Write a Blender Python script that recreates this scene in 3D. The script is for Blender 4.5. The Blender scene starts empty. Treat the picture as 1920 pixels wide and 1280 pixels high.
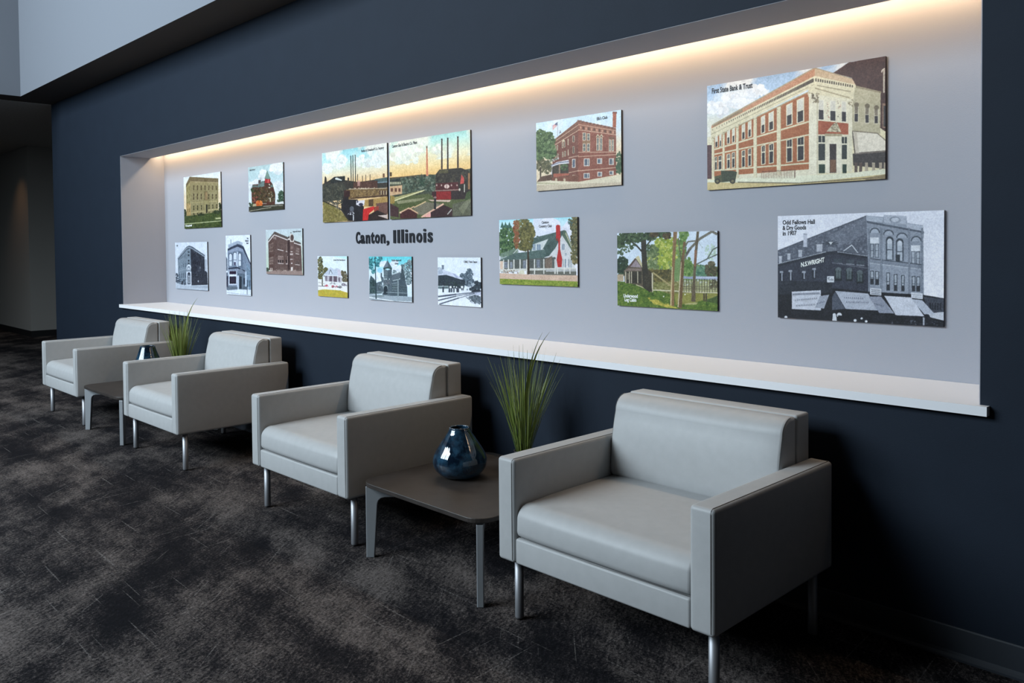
import bpy, bmesh, math, random
import numpy as np
from mathutils import Matrix, Vector

# ------------------------------------------------------------------ camera, world, light, exposure
SC = bpy.context.scene
COL = SC.collection
CAM_Z = 1.38
CAM_Y = -2.9592
YAW, PITCH, ROLL, FPX, PPY = 0.797871, 0.027079, 0.0092326, 1560.17, 505.36


def make_camera():
    cam = bpy.data.cameras.new('camera')
    o = bpy.data.objects.new('camera', cam)
    COL.objects.link(o)
    fw = Vector((-math.sin(YAW) * math.cos(PITCH), math.cos(YAW) * math.cos(PITCH), -math.sin(PITCH)))
    r = fw.cross(Vector((0, 0, 1))).normalized()
    dn = fw.cross(r)
    c, s = math.cos(ROLL), math.sin(ROLL)
    r2 = c * r + s * dn
    d2 = -s * r + c * dn
    m = Matrix((r2, -d2, -fw)).transposed().to_4x4()
    m.translation = Vector((0, CAM_Y, CAM_Z))
    o.matrix_world = m
    cam.sensor_fit = 'HORIZONTAL'
    cam.sensor_width = 36.0
    cam.lens = FPX / 1920.0 * 36.0
    cam.shift_x = 0.0
    cam.shift_y = -(640.0 - PPY) / 1920.0
    cam.clip_start = 0.05
    cam.clip_end = 200
    SC.camera = o


make_camera()
SC.view_settings.view_transform = 'Standard'
SC.view_settings.look = 'None'
SC.view_settings.gamma = 1.0
SC.view_settings.use_curve_mapping = False
SC.view_settings.exposure = 0.0

world = bpy.data.worlds.new('world')
SC.world = world
world.use_nodes = True
bg = world.node_tree.nodes['Background']
bg.inputs[0].default_value = (0.62, 0.76, 1.0, 1)
bg.inputs[1].default_value = 0.05


def area_light(name, loc, target, sx, sy, watts, col):
    l = bpy.data.lights.new(name, 'AREA')
    l.shape = 'RECTANGLE'
    l.size = sx
    l.size_y = sy
    l.energy = watts
    l.color = col
    o = bpy.data.objects.new(name, l)
    COL.objects.link(o)
    o.location = loc
    d = Vector(target) - Vector(loc)
    o.rotation_euler = d.to_track_quat('-Z', 'Y').to_euler()
    return o


DAY = (0.80, 0.91, 1.0)
WARM = (1.0, 0.71, 0.43)
# daylight through the tall window bays of the lobby, opposite the picture wall
WIN_BAYS = [(-10.1, -8.1), (-7.9, -5.9), (-5.7, -3.7)]
WIN_Z = (2.9, 6.3)
WIN_Y = -7.0
for a, b in WIN_BAYS:
    area_light('window_daylight', ((a + b) / 2, WIN_Y - 0.12, (WIN_Z[0] + WIN_Z[1]) / 2),
               ((a + b) / 2 + 1.6, 0, (WIN_Z[0] + WIN_Z[1]) / 2 - 2.2), b - a, WIN_Z[1] - WIN_Z[0], 450, DAY)
# warm LED strip in the slot above the display niche (lights the niche's back wall and sill)
NX0, NX1, NZ0, NZ1, ND = -8.4987, -0.8653, 0.855, 2.3025, 0.424
LIP = 0.295
led = area_light('led_strip_light', ((NX0 + NX1) / 2, LIP + 0.066, NZ1 + 0.07),
                 ((NX0 + NX1) / 2, LIP + 0.088, NZ1 - 0.1), NX1 - NX0 - 0.02, 0.02, 31, WARM)

# ------------------------------------------------------------------ helpers


def lin(c):
    return tuple(((v / 255.0) / 12.92 if v / 255.0 <= 0.04045 else ((v / 255.0 + 0.055) / 1.055) ** 2.4) for v in c)


def tag(o, label=None, cat=None, group=None, kind=None):
    if label:
        o['label'] = label
    if cat:
        o['category'] = cat
    if group:
        o['group'] = group
    if kind:
        o['kind'] = kind
    return o


def empty(name, loc, rz=0.0):
    o = bpy.data.objects.new(name, None)
    o.empty_display_size = 0.05
    COL.objects.link(o)
    o.location = loc
    o.rotation_euler = (0, 0, rz)
    return o


def link(name, me, mats=None, parent=None):
    o = bpy.data.objects.new(name, me)
    COL.objects.link(o)
    if mats:
        for m in (mats if isinstance(mats, (list, tuple)) else [mats]):
            me.materials.append(m)
    if parent:
        o.parent = parent
    return o


def mesh(name, verts, faces, smooth=False):
    me = bpy.data.meshes.new(name)
    me.from_pydata([tuple(v) for v in verts], [], faces)
    me.update()
    if smooth:
        me.polygons.foreach_set('use_smooth', [True] * len(me.polygons))
    return me


def bm_mesh(name, bm, smooth=False):
    me = bpy.data.meshes.new(name)
    bmesh.ops.recalc_face_normals(bm, faces=bm.faces)
    bm.to_mesh(me)
    bm.free()
    if smooth:
        me.polygons.foreach_set('use_smooth', [True] * len(me.polygons))
    return me


def box_into(bm, x0, x1, y0, y1, z0, z1):
    vs = [bm.verts.new((x, y, z)) for x in (x0, x1) for y in (y0, y1) for z in (z0, z1)]
    for f in ((0, 1, 3, 2), (4, 6, 7, 5), (0, 4, 5, 1), (2, 3, 7, 6), (0, 2, 6, 4), (1, 5, 7, 3)):
        bm.faces.new([vs[i] for i in f])


def box_mesh(name, x0, x1, y0, y1, z0, z1, bev=0.0, seg=2):
    bm = bmesh.new()
    box_into(bm, x0, x1, y0, y1, z0, z1)
    if bev:
        bmesh.ops.bevel(bm, geom=bm.edges[:], offset=bev, segments=seg, affect='EDGES', profile=0.5)
    return bm_mesh(name, bm)


def rounded(name, x0, x1, y0, y1, z0, z1, r, seg=4, mid=6, fn=None):
    """box with round edges of radius r; fn(x,y,z,u,v,w)->(x,y,z) shapes it further"""
    c = ((x0 + x1) / 2, (y0 + y1) / 2, (z0 + z1) / 2)
    h = ((x1 - x0) / 2, (y1 - y0) / 2, (z1 - z0) / 2)

    def axis(hh):
        a = [-(hh - r) - r * math.tan(math.pi / 4 * (1 - k / seg)) for k in range(seg)]
        b = [-(hh - r) + 2 * (hh - r) * k / mid for k in range(mid + 1)]
        d = [(hh - r) + r * math.tan(math.pi / 4 * ((k + 1) / seg)) for k in range(seg)]
        return a + b + d
    ax = [axis(v) for v in h]
    idx = {}
    verts = []
    faces = []

    def vid(p):
        k = tuple(round(v, 6) for v in p)
        if k in idx:
            return idx[k]
        inner = [max(-(h[i] - r), min(h[i] - r, p[i])) for i in range(3)]
        d = Vector([p[i] - inner[i] for i in range(3)])
        d = d.normalized() * r
        q = [inner[i] + d[i] for i in range(3)]
        uvw = [q[i] / h[i] for i in range(3)]
        w = [q[i] + c[i] for i in range(3)]
        if fn:
            w = fn(w[0], w[1], w[2], *uvw)
        idx[k] = len(verts)
        verts.append(w)
        return idx[k]
    for a in range(3):
        b, d = (a + 1) % 3, (a + 2) % 3
        for s in (-1, 1):
            for i in range(len(ax[b]) - 1):
                for j in range(len(ax[d]) - 1):
                    q = []
                    for (ii, jj) in ((i, j), (i + 1, j), (i + 1, j + 1), (i, j + 1)):
                        p = [0, 0, 0]
                        p[a] = s * h[a]
                        p[b] = ax[b][ii]
                        p[d] = ax[d][jj]
                        q.append(vid(p))
                    if s < 0:
                        q.reverse()
                    if len(set(q)) == 4:
                        faces.append(q)
    return mesh(name, verts, faces, True)


def arc2(cx, cy, r, a0, a1, n):
    return [(cx + r * math.cos(math.radians(a0 + (a1 - a0) * k / n)), cy + r * math.sin(math.radians(a0 + (a1 - a0) * k / n))) for k in range(n + 1)]


def upholstered(name, prof, x0, x1, r, fn=None, nx=12, nr=4):
    """closed (y,z) outline, counter-clockwise, run from x0 to x1 with softly rounded ends; fn(u,y,z)->(y,z) adds crown"""
    m = len(prof)
    nrm = []
    for i in range(m):
        (ya, za), (yb, zb) = prof[i - 1], prof[(i + 1) % m]
        d = Vector((yb - ya, zb - za)).normalized()
        nrm.append((d.y, -d.x))
    rings = []
    for k in range(nr):
        a = math.pi / 2 * k / nr
        rings.append((x0 + r * (1 - math.sin(a)), r * (1 - math.cos(a))))
    rings = rings[::-1]
    rings = [(x0 + r * (1 - math.sin(math.pi / 2 * k / nr)), r * (1 - math.sin(math.pi / 2 * (nr - k) / nr))) for k in range(nr, 0, -1)]
    body = [(x0 + r + (x1 - x0 - 2 * r) * k / nx, 0.0) for k in range(nx + 1)]
    ends = [(x1 - (xx - x0), ins) for xx, ins in rings[::-1]]
    allr = rings + body + ends
    verts, faces = [], []
    for (x, ins) in allr:
        u = (x - (x0 + x1) / 2) / ((x1 - x0) / 2)
        for i, (y, z) in enumerate(prof):
            y2, z2 = y - nrm[i][0] * ins, z - nrm[i][1] * ins
            if fn:
                y2, z2 = fn(u, y2, z2)
            verts.append((x, y2, z2))
    for k in range(len(allr) - 1):
        for i in range(m):
            j = (i + 1) % m
            faces.append((k * m + i, (k + 1) * m + i, (k + 1) * m + j, k * m + j))
    faces.append(tuple(range(m)))
    faces.append(tuple(range(len(verts) - 1, len(verts) - m - 1, -1)))
    me = mesh(name, verts, faces, True)
    bm = bmesh.new()
    bm.from_mesh(me)
    bmesh.ops.recalc_face_normals(bm, faces=bm.faces)
    bm.to_mesh(me)
    bm.free()
    me.polygons.foreach_set('use_smooth', [len(p.vertices) == 4 for p in me.polygons])
    return me


def lathe(name, prof, n=40):
    """prof: list of (r,z)"""
    verts = []
    faces = []
    for (r, z) in prof:
        for k in range(n):
            a = 2 * math.pi * k / n
            verts.append((r * math.cos(a), r * math.sin(a), z))
    for i in range(len(prof) - 1):
        for k in range(n):
            k2 = (k + 1) % n
            faces.append((i * n + k, i * n + k2, (i + 1) * n + k2, (i + 1) * n + k))
    if prof[0][0] > 1e-5:
        faces.append(tuple(range(n - 1, -1, -1)))
    if prof[-1][0] > 1e-5:
        faces.append(tuple((len(prof) - 1) * n + k for k in range(n)))
    return mesh(name, verts, faces, True)


def tube(name, pts, rad, n=6):
    verts = []
    faces = []
    pts = [Vector(p) for p in pts]
    for i, p in enumerate(pts):
        t = (pts[min(i + 1, len(pts) - 1)] - pts[max(i - 1, 0)]).normalized()
        a = t.cross(Vector((0.3, 0.2, 0.93)))
        if a.length < 1e-3:
            a = t.cross(Vector((1, 0, 0)))
        a.normalize()
        b = t.cross(a)
        for k in range(n):
            g = 2 * math.pi * k / n
            verts.append(p + rad * (math.cos(g) * a + math.sin(g) * b))
    for i in range(len(pts) - 1):
        for k in range(n):
            k2 = (k + 1) % n
            faces.append((i * n + k, i * n + k2, (i + 1) * n + k2, (i + 1) * n + k))
    faces.append(tuple(range(n - 1, -1, -1)))
    faces.append(tuple((len(pts) - 1) * n + k for k in range(n)))
    return mesh(name, verts, faces, True)


# ------------------------------------------------------------------ materials


def mat(name, col, rough=0.6, metal=0.0, spec=0.5, noise=None, bump=None, coat=0.0, trans=0.0, ior=1.45):
    """noise: (scale, amount) varies the colour; bump: (scale, strength, distance)"""
    m = bpy.data.materials.new(name)
    m.use_nodes = True
    nt = m.node_tree
    p = nt.nodes['Principled BSDF']
    p.inputs['Base Color'].default_value = (*col, 1)
    p.inputs['Roughness'].default_value = rough
    p.inputs['Metallic'].default_value = metal
    p.inputs['Specular IOR Level'].default_value = spec
    p.inputs['Coat Weight'].default_value = coat
    p.inputs['Transmission Weight'].default_value = trans
    p.inputs['IOR'].default_value = ior
    if noise or bump:
        tc = nt.nodes.new('ShaderNodeTexCoord')
    if noise:
        n = nt.nodes.new('ShaderNodeTexNoise')
        n.inputs['Scale'].default_value = noise[0]
        n.inputs['Detail'].default_value = 4
        nt.links.new(tc.outputs['Object'], n.inputs['Vector'])
        r = nt.nodes.new('ShaderNodeValToRGB')
        r.color_ramp.elements[0].position = 0.3
        r.color_ramp.elements[1].position = 0.7
        r.color_ramp.elements[0].color = (*[c * (1 - noise[1]) for c in col], 1)
        r.color_ramp.elements[1].color = (*[c * (1 + noise[1]) for c in col], 1)
        nt.links.new(n.outputs['Fac'], r.inputs['Fac'])
        nt.links.new(r.outputs['Color'], p.inputs['Base Color'])
    if bump:
        n = nt.nodes.new('ShaderNodeTexNoise')
        n.inputs['Scale'].default_value = bump[0]
        n.inputs['Detail'].default_value = 3
        nt.links.new(tc.outputs['Object'], n.inputs['Vector'])
        b = nt.nodes.new('ShaderNodeBump')
        b.inputs['Strength'].default_value = bump[1]
        b.inputs['Distance'].default_value = bump[2]
        nt.links.new(n.outputs['Fac'], b.inputs['Height'])
        nt.links.new(b.outputs['Normal'], p.inputs['Normal'])
    return m


def carpet_material():
    m = bpy.data.materials.new('carpet')
    m.use_nodes = True
    nt = m.node_tree
    p = nt.nodes['Principled BSDF']
    p.inputs['Roughness'].default_value = 0.95
    p.inputs['Specular IOR Level'].default_value = 0.1
    N = nt.nodes.new
    L = nt.links.new
    tc = N('ShaderNodeTexCoord')

    def mapping(rot, sc, loc=(0, 0, 0)):
        ro = N('ShaderNodeMapping')
        ro.inputs['Rotation'].default_value = (0, 0, rot)
        ro.inputs['Location'].default_value = loc
        L(tc.outputs['Object'], ro.inputs['Vector'])
        mp = N('ShaderNodeMapping')
        mp.inputs['Scale'].default_value = sc
        L(ro.outputs['Vector'], mp.inputs['Vector'])
        return mp

    def noise(vec, scale, detail=2.0, rough=0.5):
        n = N('ShaderNodeTexNoise')
        n.inputs['Scale'].default_value = scale
        n.inputs['Detail'].default_value = detail
        n.inputs['Roughness'].default_value = rough
        L(vec.outputs[0], n.inputs['Vector'])
        return n

    def ramp(src, a, b, ca=(0, 0, 0, 1), cb=(1, 1, 1, 1)):
        r = N('ShaderNodeValToRGB')
        r.color_ramp.elements[0].position = a
        r.color_ramp.elements[1].position = b
        r.color_ramp.elements[0].color = ca
        r.color_ramp.elements[1].color = cb
        L(src, r.inputs['Fac'])
        return r

    def math_(op, a, b):
        k = N('ShaderNodeMath')
        k.operation = op
        for i, v in enumerate((a, b)):
            if isinstance(v, (int, float)):
                k.inputs[i].default_value = v
            else:
                L(v, k.inputs[i])
        return k.outputs[0]
    # broad worn patches, laid in strips along and across the lobby
    a = noise(mapping(0.0, (0.8, 2.2, 1)), 1.15, 6.0, 0.66)
    b = noise(mapping(0.80, (1.0, 2.8, 1), (3.1, 1.7, 0)), 1.35, 6.0, 0.66)
    fib = noise(mapping(1.05, (1.0, 3.2, 1)), 24.0, 5.0, 0.75)
    fine = noise(mapping(0, (1, 1, 1)), 95.0, 4.0, 0.9)
    s = math_('ADD', math_('MULTIPLY', a.outputs['Fac'], 0.58), math_('MULTIPLY', b.outputs['Fac'], 0.42))
    s = math_('ADD', math_('MULTIPLY', math_('SUBTRACT', s, 0.5), 2.2), 0.475)
    s = math_('ADD', s, math_('MULTIPLY', math_('SUBTRACT', fib.outputs['Fac'], 0.5), 0.62))
    s = math_('ADD', s, math_('MULTIPLY', math_('SUBTRACT', fine.outputs['Fac'], 0.5), 1.0))
    base = N('ShaderNodeValToRGB')
    cr = base.color_ramp
    cr.elements[0].position = 0.30
    cr.elements[0].color = (0.008, 0.0078, 0.010, 1)
    cr.elements[1].position = 0.78
    cr.elements[1].color = (0.145, 0.123, 0.114, 1)
    e = cr.elements.new(0.46)
    e.color = (0.024, 0.021, 0.0225, 1)
    e = cr.elements.new(0.56)
    e.color = (0.070, 0.060, 0.057, 1)
    L(s, base.inputs['Fac'])
    # thin pale streaks in three directions
    tot = None
    for rot, off in ((0.03, (0, 0, 0)), (0.80, (5, 2, 0)), (1.50, (2, 7, 0))):
        n = noise(mapping(rot, (2.2, 80.0, 1), off), 1.0, 0.0)
        r = ramp(n.outputs['Fac'], 0.775, 0.81)
        tot = r.outputs['Color'] if tot is None else math_('MAXIMUM', tot, r.outputs['Color'])
    tot = math_('MULTIPLY', tot, ramp(fine.outputs['Fac'], 0.38, 0.58).outputs['Color'])
    mix = N('ShaderNodeMix')
    mix.data_type = 'RGBA'
    mix.inputs['B'].default_value = (0.22, 0.20, 0.19, 1)
    L(math_('MULTIPLY', tot, 0.6), mix.inputs['Factor'])
    L(base.outputs['Color'], mix.inputs['A'])
    # yarn loops: every tuft a little lighter or darker than its neighbour
    tuft = ramp(math_('ADD', math_('MULTIPLY', fine.outputs['Fac'], 0.62), math_('MULTIPLY', fib.outputs['Fac'], 0.38)), 0.34, 0.64, (0.22, 0.22, 0.22, 1), (1.6, 1.6, 1.6, 1))
    mul = N('ShaderNodeMix')
    mul.data_type = 'RGBA'
    mul.blend_type = 'MULTIPLY'
    mul.inputs['Factor'].default_value = 1.0
    L(mix.outputs['Result'], mul.inputs['A'])
    L(tuft.outputs['Color'], mul.inputs['B'])
    L(mul.outputs['Result'], p.inputs['Base Color'])
    bp = N('ShaderNodeBump')
    bp.inputs['Strength'].default_value = 0.8
    bp.inputs['Distance'].default_value = 0.006
    L(math_('ADD', fine.outputs['Fac'], math_('MULTIPLY', fib.outputs['Fac'], 0.6)), bp.inputs['Height'])
    L(bp.outputs['Normal'], p.inputs['Normal'])
    return m


M = {}
M['navy'] = mat('navy_wall_paint', (0.0110, 0.0172, 0.0285), 0.68, spec=0.2, noise=(6, 0.05), bump=(260, 0.15, 0.002))
M['niche'] = mat('niche_grey_paint', (0.345, 0.352, 0.392), 0.7, spec=0.3, bump=(220, 0.12, 0.002))
M['soffit'] = mat('dark_ceiling_paint', (0.10, 0.088, 0.08), 0.8, spec=0.2)
M['corridor_ceiling'] = mat('ceiling_tile', (0.62, 0.61, 0.58), 0.9, spec=0.1, noise=(40, 0.12))
M['fascia'] = mat('pale_bulkhead_paint', (0.185, 0.20, 0.228), 0.75, spec=0.2)
M['grey_wall'] = mat('grey_wall_paint', (0.33, 0.315, 0.295), 0.75, spec=0.2)
M['room_wall'] = mat('lobby_wall_paint', (0.06, 0.05, 0.042), 0.8, spec=0.2)
M['sill'] = mat('white_solid_surface', (0.80, 0.80, 0.82), 0.42)
M['base'] = mat('rubber_base', (0.034, 0.040, 0.050), 0.42, spec=0.5)
M['base_edge'] = mat('rubber_base_edge', (0.16, 0.16, 0.17), 0.5)
M['vinyl'] = mat('grey_vinyl', (0.40, 0.405, 0.408), 0.47, spec=0.4, noise=(30, 0.03), bump=(420, 0.18, 0.001))
M['seam'] = mat('grey_seam', (0.17, 0.168, 0.165), 0.7)
M['steel'] = mat('brushed_steel', (0.33, 0.335, 0.355), 0.5, metal=0.7)
M['alu'] = mat('silver_paint', (0.36, 0.38, 0.40), 0.45, metal=0.35)
M['black'] = mat('black_plastic', (0.012, 0.012, 0.013), 0.5)
M['walnut'] = mat('dark_laminate', (0.034, 0.028, 0.025), 0.45, noise=(14, 0.22), bump=(120, 0.05, 0.001))
M['letter'] = mat('black_letter', (0.009, 0.011, 0.016), 0.4)
M['panel_edge'] = mat('dark_panel_edge', (0.012, 0.012, 0.015), 0.6)
M['ink'] = mat('dark_ink', (0.017, 0.018, 0.026), 0.6)
M['white_ink'] = mat('white_ink', (0.80, 0.82, 0.80), 0.6)
M['pot'] = mat('charcoal_ceramic', (0.03, 0.03, 0.033), 0.45)
M['soil'] = mat('dark_soil', (0.02, 0.015, 0.01), 0.95, noise=(60, 0.4), bump=(80, 0.6, 0.01))
M['carpet'] = carpet_material()
M['window_frame'] = mat('window_frame', (0.05, 0.05, 0.055), 0.4, metal=0.5)
M['lens'] = mat('lamp_trim', (0.5, 0.5, 0.48), 0.5)


def grass_material():
    m = bpy.data.materials.new('grass_blade')
    m.use_nodes = True
    nt = m.node_tree
    p = nt.nodes['Principled BSDF']
    p.inputs['Roughness'].default_value = 0.5
    a = nt.nodes.new('ShaderNodeAttribute')
    a.attribute_name = 'tint'
    r = nt.nodes.new('ShaderNodeValToRGB')
    r.color_ramp.elements[0].color = (0.035, 0.085, 0.018, 1)
    r.color_ramp.elements[1].color = (0.44, 0.46, 0.20, 1)
    e = r.color_ramp.elements.new(0.55)
    e.color = (0.20, 0.255, 0.05, 1)
    nt.links.new(a.outputs['Fac'], r.inputs['Fac'])
    nt.links.new(r.outputs['Color'], p.inputs['Base Color'])
    return m


M['grass'] = grass_material()


def glass_material():
    m = bpy.data.materials.new('blue_mottled_glass')
    m.use_nodes = True
    nt = m.node_tree
    p = nt.nodes['Principled BSDF']
    p.inputs['Roughness'].default_value = 0.04
    p.inputs['Coat Weight'].default_value = 0.6
    p.inputs['Coat Roughness'].default_value = 0.03
    tc = nt.nodes.new('ShaderNodeTexCoord')
    n = nt.nodes.new('ShaderNodeTexNoise')
    n.inputs['Scale'].default_value = 16
    n.inputs['Detail'].default_value = 5
    n.inputs['Roughness'].default_value = 0.65
    nt.links.new(tc.outputs['Object'], n.inputs['Vector'])
    r = nt.nodes.new('ShaderNodeValToRGB')
    r.color_ramp.elements[0].position = 0.42
    r.color_ramp.elements[0].color = (0.004, 0.011, 0.024, 1)
    r.color_ramp.elements[1].position = 0.72
    r.color_ramp.elements[1].color = (0.035, 0.105, 0.18, 1)
    nt.links.new(n.outputs['Fac'], r.inputs['Fac'])
    nt.links.new(r.outputs['Color'], p.inputs['Base Color'])
    p.inputs['Transmission Weight'].default_value = 0.25
    return m


M['glass'] = glass_material()


def pane_material():
    m = bpy.data.materials.new('window_glass')
    m.use_nodes = True
    nt = m.node_tree
    nt.nodes.remove(nt.nodes['Principled BSDF'])
    t = nt.nodes.new('ShaderNodeBsdfTransparent')
    t.inputs[0].default_value = (0.93, 0.96, 0.97, 1)
    nt.links.new(t.outputs[0], nt.nodes['Material Output'].inputs[0])
    return m


M['pane'] = pane_material()

# ------------------------------------------------------------------ the room
CZ = 3.078           # underside of the low ceiling along the picture wall
FY = -0.4025         # bulkhead face of the tall lobby void
FX = -10.30          # its return at the far end
WEND = -10.66        # far end of the navy wall
TOPZ = 7.0
RX = 3.2             # right wall
LX = -21.0           # far end of the corridor


def structure(name, me, mats):
    return tag(link(name, me, mats), kind='structure')


structure('floor', mesh('floor', [(LX, WIN_Y, 0), (RX, WIN_Y, 0), (RX, 5, 0), (LX, 5, 0)], [(0, 1, 2, 3)]), M['carpet'])

bm = bmesh.new()   # navy wall with the display opening
T = 0.60
box_into(bm, WEND, NX0, 0, T, 0, CZ)
box_into(bm, NX1, RX, 0, T, 0, CZ)
box_into(bm, NX0, NX1, 0, LIP - 0.001, NZ1, CZ)
box_into(bm, NX0, NX1, 0, ND, 0, NZ0 - 0.032)
structure('wall_back', bm_mesh('wall_back', bm), M['navy'])

bm = bmesh.new()   # lining of the niche: back, two reveals, soffit and the slot above it
box_into(bm, NX0 - 0.0, NX1 + 0.0, ND, ND + 0.03, NZ0 - 0.03, NZ1 + 0.20)
box_into(bm, NX0, NX0 + 0.003, 0.0005, ND, NZ0, NZ1 + 0.20)
box_into(bm, NX1 - 0.003, NX1, 0.0005, ND, NZ0, NZ1 + 0.20)
box_into(bm, NX0, NX1, 0.0005, LIP, NZ1 - 0.0015, NZ1)
box_into(bm, NX0, NX1, LIP - 0.001, LIP, NZ1, NZ1 + 0.20)
box_into(bm, NX0, NX1, LIP, ND, NZ1 + 0.18, NZ1 + 0.20)
structure('wall_niche', bm_mesh('wall_niche', bm), M['niche'])

bm = bmesh.new()
box_into(bm, NX0 - 0.028, NX1 + 0.028, -0.03, -0.0005, NZ0 - 0.031, NZ0)
box_into(bm, NX0 + 0.001, NX1 - 0.001, -0.0005, ND - 0.001, NZ0 - 0.031, NZ0)
structure('trim_1', bm_mesh('trim_1', bm), M['sill'])

# low ceiling along the wall and over the corridor; tall void in front of it
bm = bmesh.new()
box_into(bm, FX, RX, FY, 0.6, CZ, CZ + 0.05)
box_into(bm, WEND, FX, WIN_Y, 0.6, CZ, CZ + 0.05)
structure('ceiling', bm_mesh('ceiling', bm), M['soffit'])
structure('ceiling_corridor', box_mesh('ceiling_corridor', LX, WEND, WIN_Y, 5, CZ - 0.004, CZ + 0.05), M['corridor_ceiling'])
bm = bmesh.new()
box_into(bm, FX - 0.1, RX, FY - 0.0005, FY + 0.1, CZ + 0.0005, TOPZ)
structure('trim_2', bm_mesh('trim_2', bm), M['fascia'])
structure('trim_3', box_mesh('trim_3', FX - 0.1, FX + 0.0005, WIN_Y, FY, CZ + 0.0005, TOPZ), M['fascia'])
structure('ceiling_lobby', box_mesh('ceiling_lobby', FX - 0.1, RX, WIN_Y, FY + 0.1, TOPZ, TOPZ + 0.1), M['room_wall'])
structure('wall_right', box_mesh('wall_right', RX, RX + 0.1, WIN_Y, 0.6, 0, TOPZ), M['room_wall'])
# window wall
bm = bmesh.new()
xs = [LX] + [v for ab in WIN_BAYS for v in ab] + [RX]
for i in range(0, len(xs), 2):
    box_into(bm, xs[i], xs[i + 1], WIN_Y - 0.1, WIN_Y, 0, TOPZ)
for a, b in WIN_BAYS:
    box_into(bm, a, b, WIN_Y - 0.1, WIN_Y, 0, WIN_Z[0])
    box_into(bm, a, b, WIN_Y - 0.1, WIN_Y, WIN_Z[1], TOPZ)
structure('wall_front', bm_mesh('wall_front', bm), M['room_wall'])
for i, (a, b) in enumerate(WIN_BAYS):
    bm = bmesh.new()
    z0, z1 = WIN_Z
    for x in (a + 0.03, (a + b) / 2, b - 0.03):
        box_into(bm, x - 0.03, x + 0.03, WIN_Y - 0.09, WIN_Y - 0.01, z0, z1)
    for z in (z0 + 0.03, (z0 + z1) / 2, z1 - 0.03):
        box_into(bm, a, b, WIN_Y - 0.08, WIN_Y - 0.02, z - 0.03, z + 0.03)
    w = structure('window_%d' % (i + 1), bm_mesh('window', bm), M['window_frame'])
    link('pane', box_mesh('pane', a, b, WIN_Y - 0.055, WIN_Y - 0.049, z0, z1), M['pane'], w)
# block beyond the end of the navy wall, and the end of the corridor
BX, BY = -15.0, 0.83
structure('wall_left', box_mesh('wall_left', LX, BX, BY, 5, 0.10, CZ - 0.004), M['grey_wall'])
structure('baseboard_left', box_mesh('baseboard_left', LX, BX - 0.004, BY + 0.004, 5, 0, 0.10), M['black'])
structure('wall_corridor', box_mesh('wall_corridor', LX - 0.1, LX, WIN_Y, 5, 0, CZ), M['grey_wall'])
structure('wall_corridor_end', box_mesh('wall_corridor_end', BX, WEND + 0.5, 5, 5.1, 0, CZ), M['grey_wall'])
structure('wall_corridor_side', box_mesh('wall_corridor_side', WEND, WEND + 0.1, 0.6, 5, 0, CZ), M['navy'])


def cove_base(name, x0, x1):
    prof = [(0, 0.105), (-0.004, 0.105), (-0.0055, 0.1), (-0.0055, 0.022), (-0.008, 0.012), (-0.016, 0.005), (-0.022, 0.003), (-0.022, 0.0), (0, 0)]
    n = len(prof)
    vs = [(x, y, z) for x in (x0, x1) for (y, z) in prof]
    fs = [(i, i + 1, n + i + 1, n + i) for i in range(n - 1)] + [tuple(range(n - 1, -1, -1)), tuple(range(n, 2 * n))]
    return mesh(name, vs, fs)


structure('baseboard_back', cove_base('baseboard_back', WEND, RX), M['base'])

# ------------------------------------------------------------------ lounge chairs
CHW, CHD = 0.9153, 0.770
LEGH, ARMZ, SEATZ, BACKZ = 0.234, 0.613, 0.455, 0.777
AW = 0.0865


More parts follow.
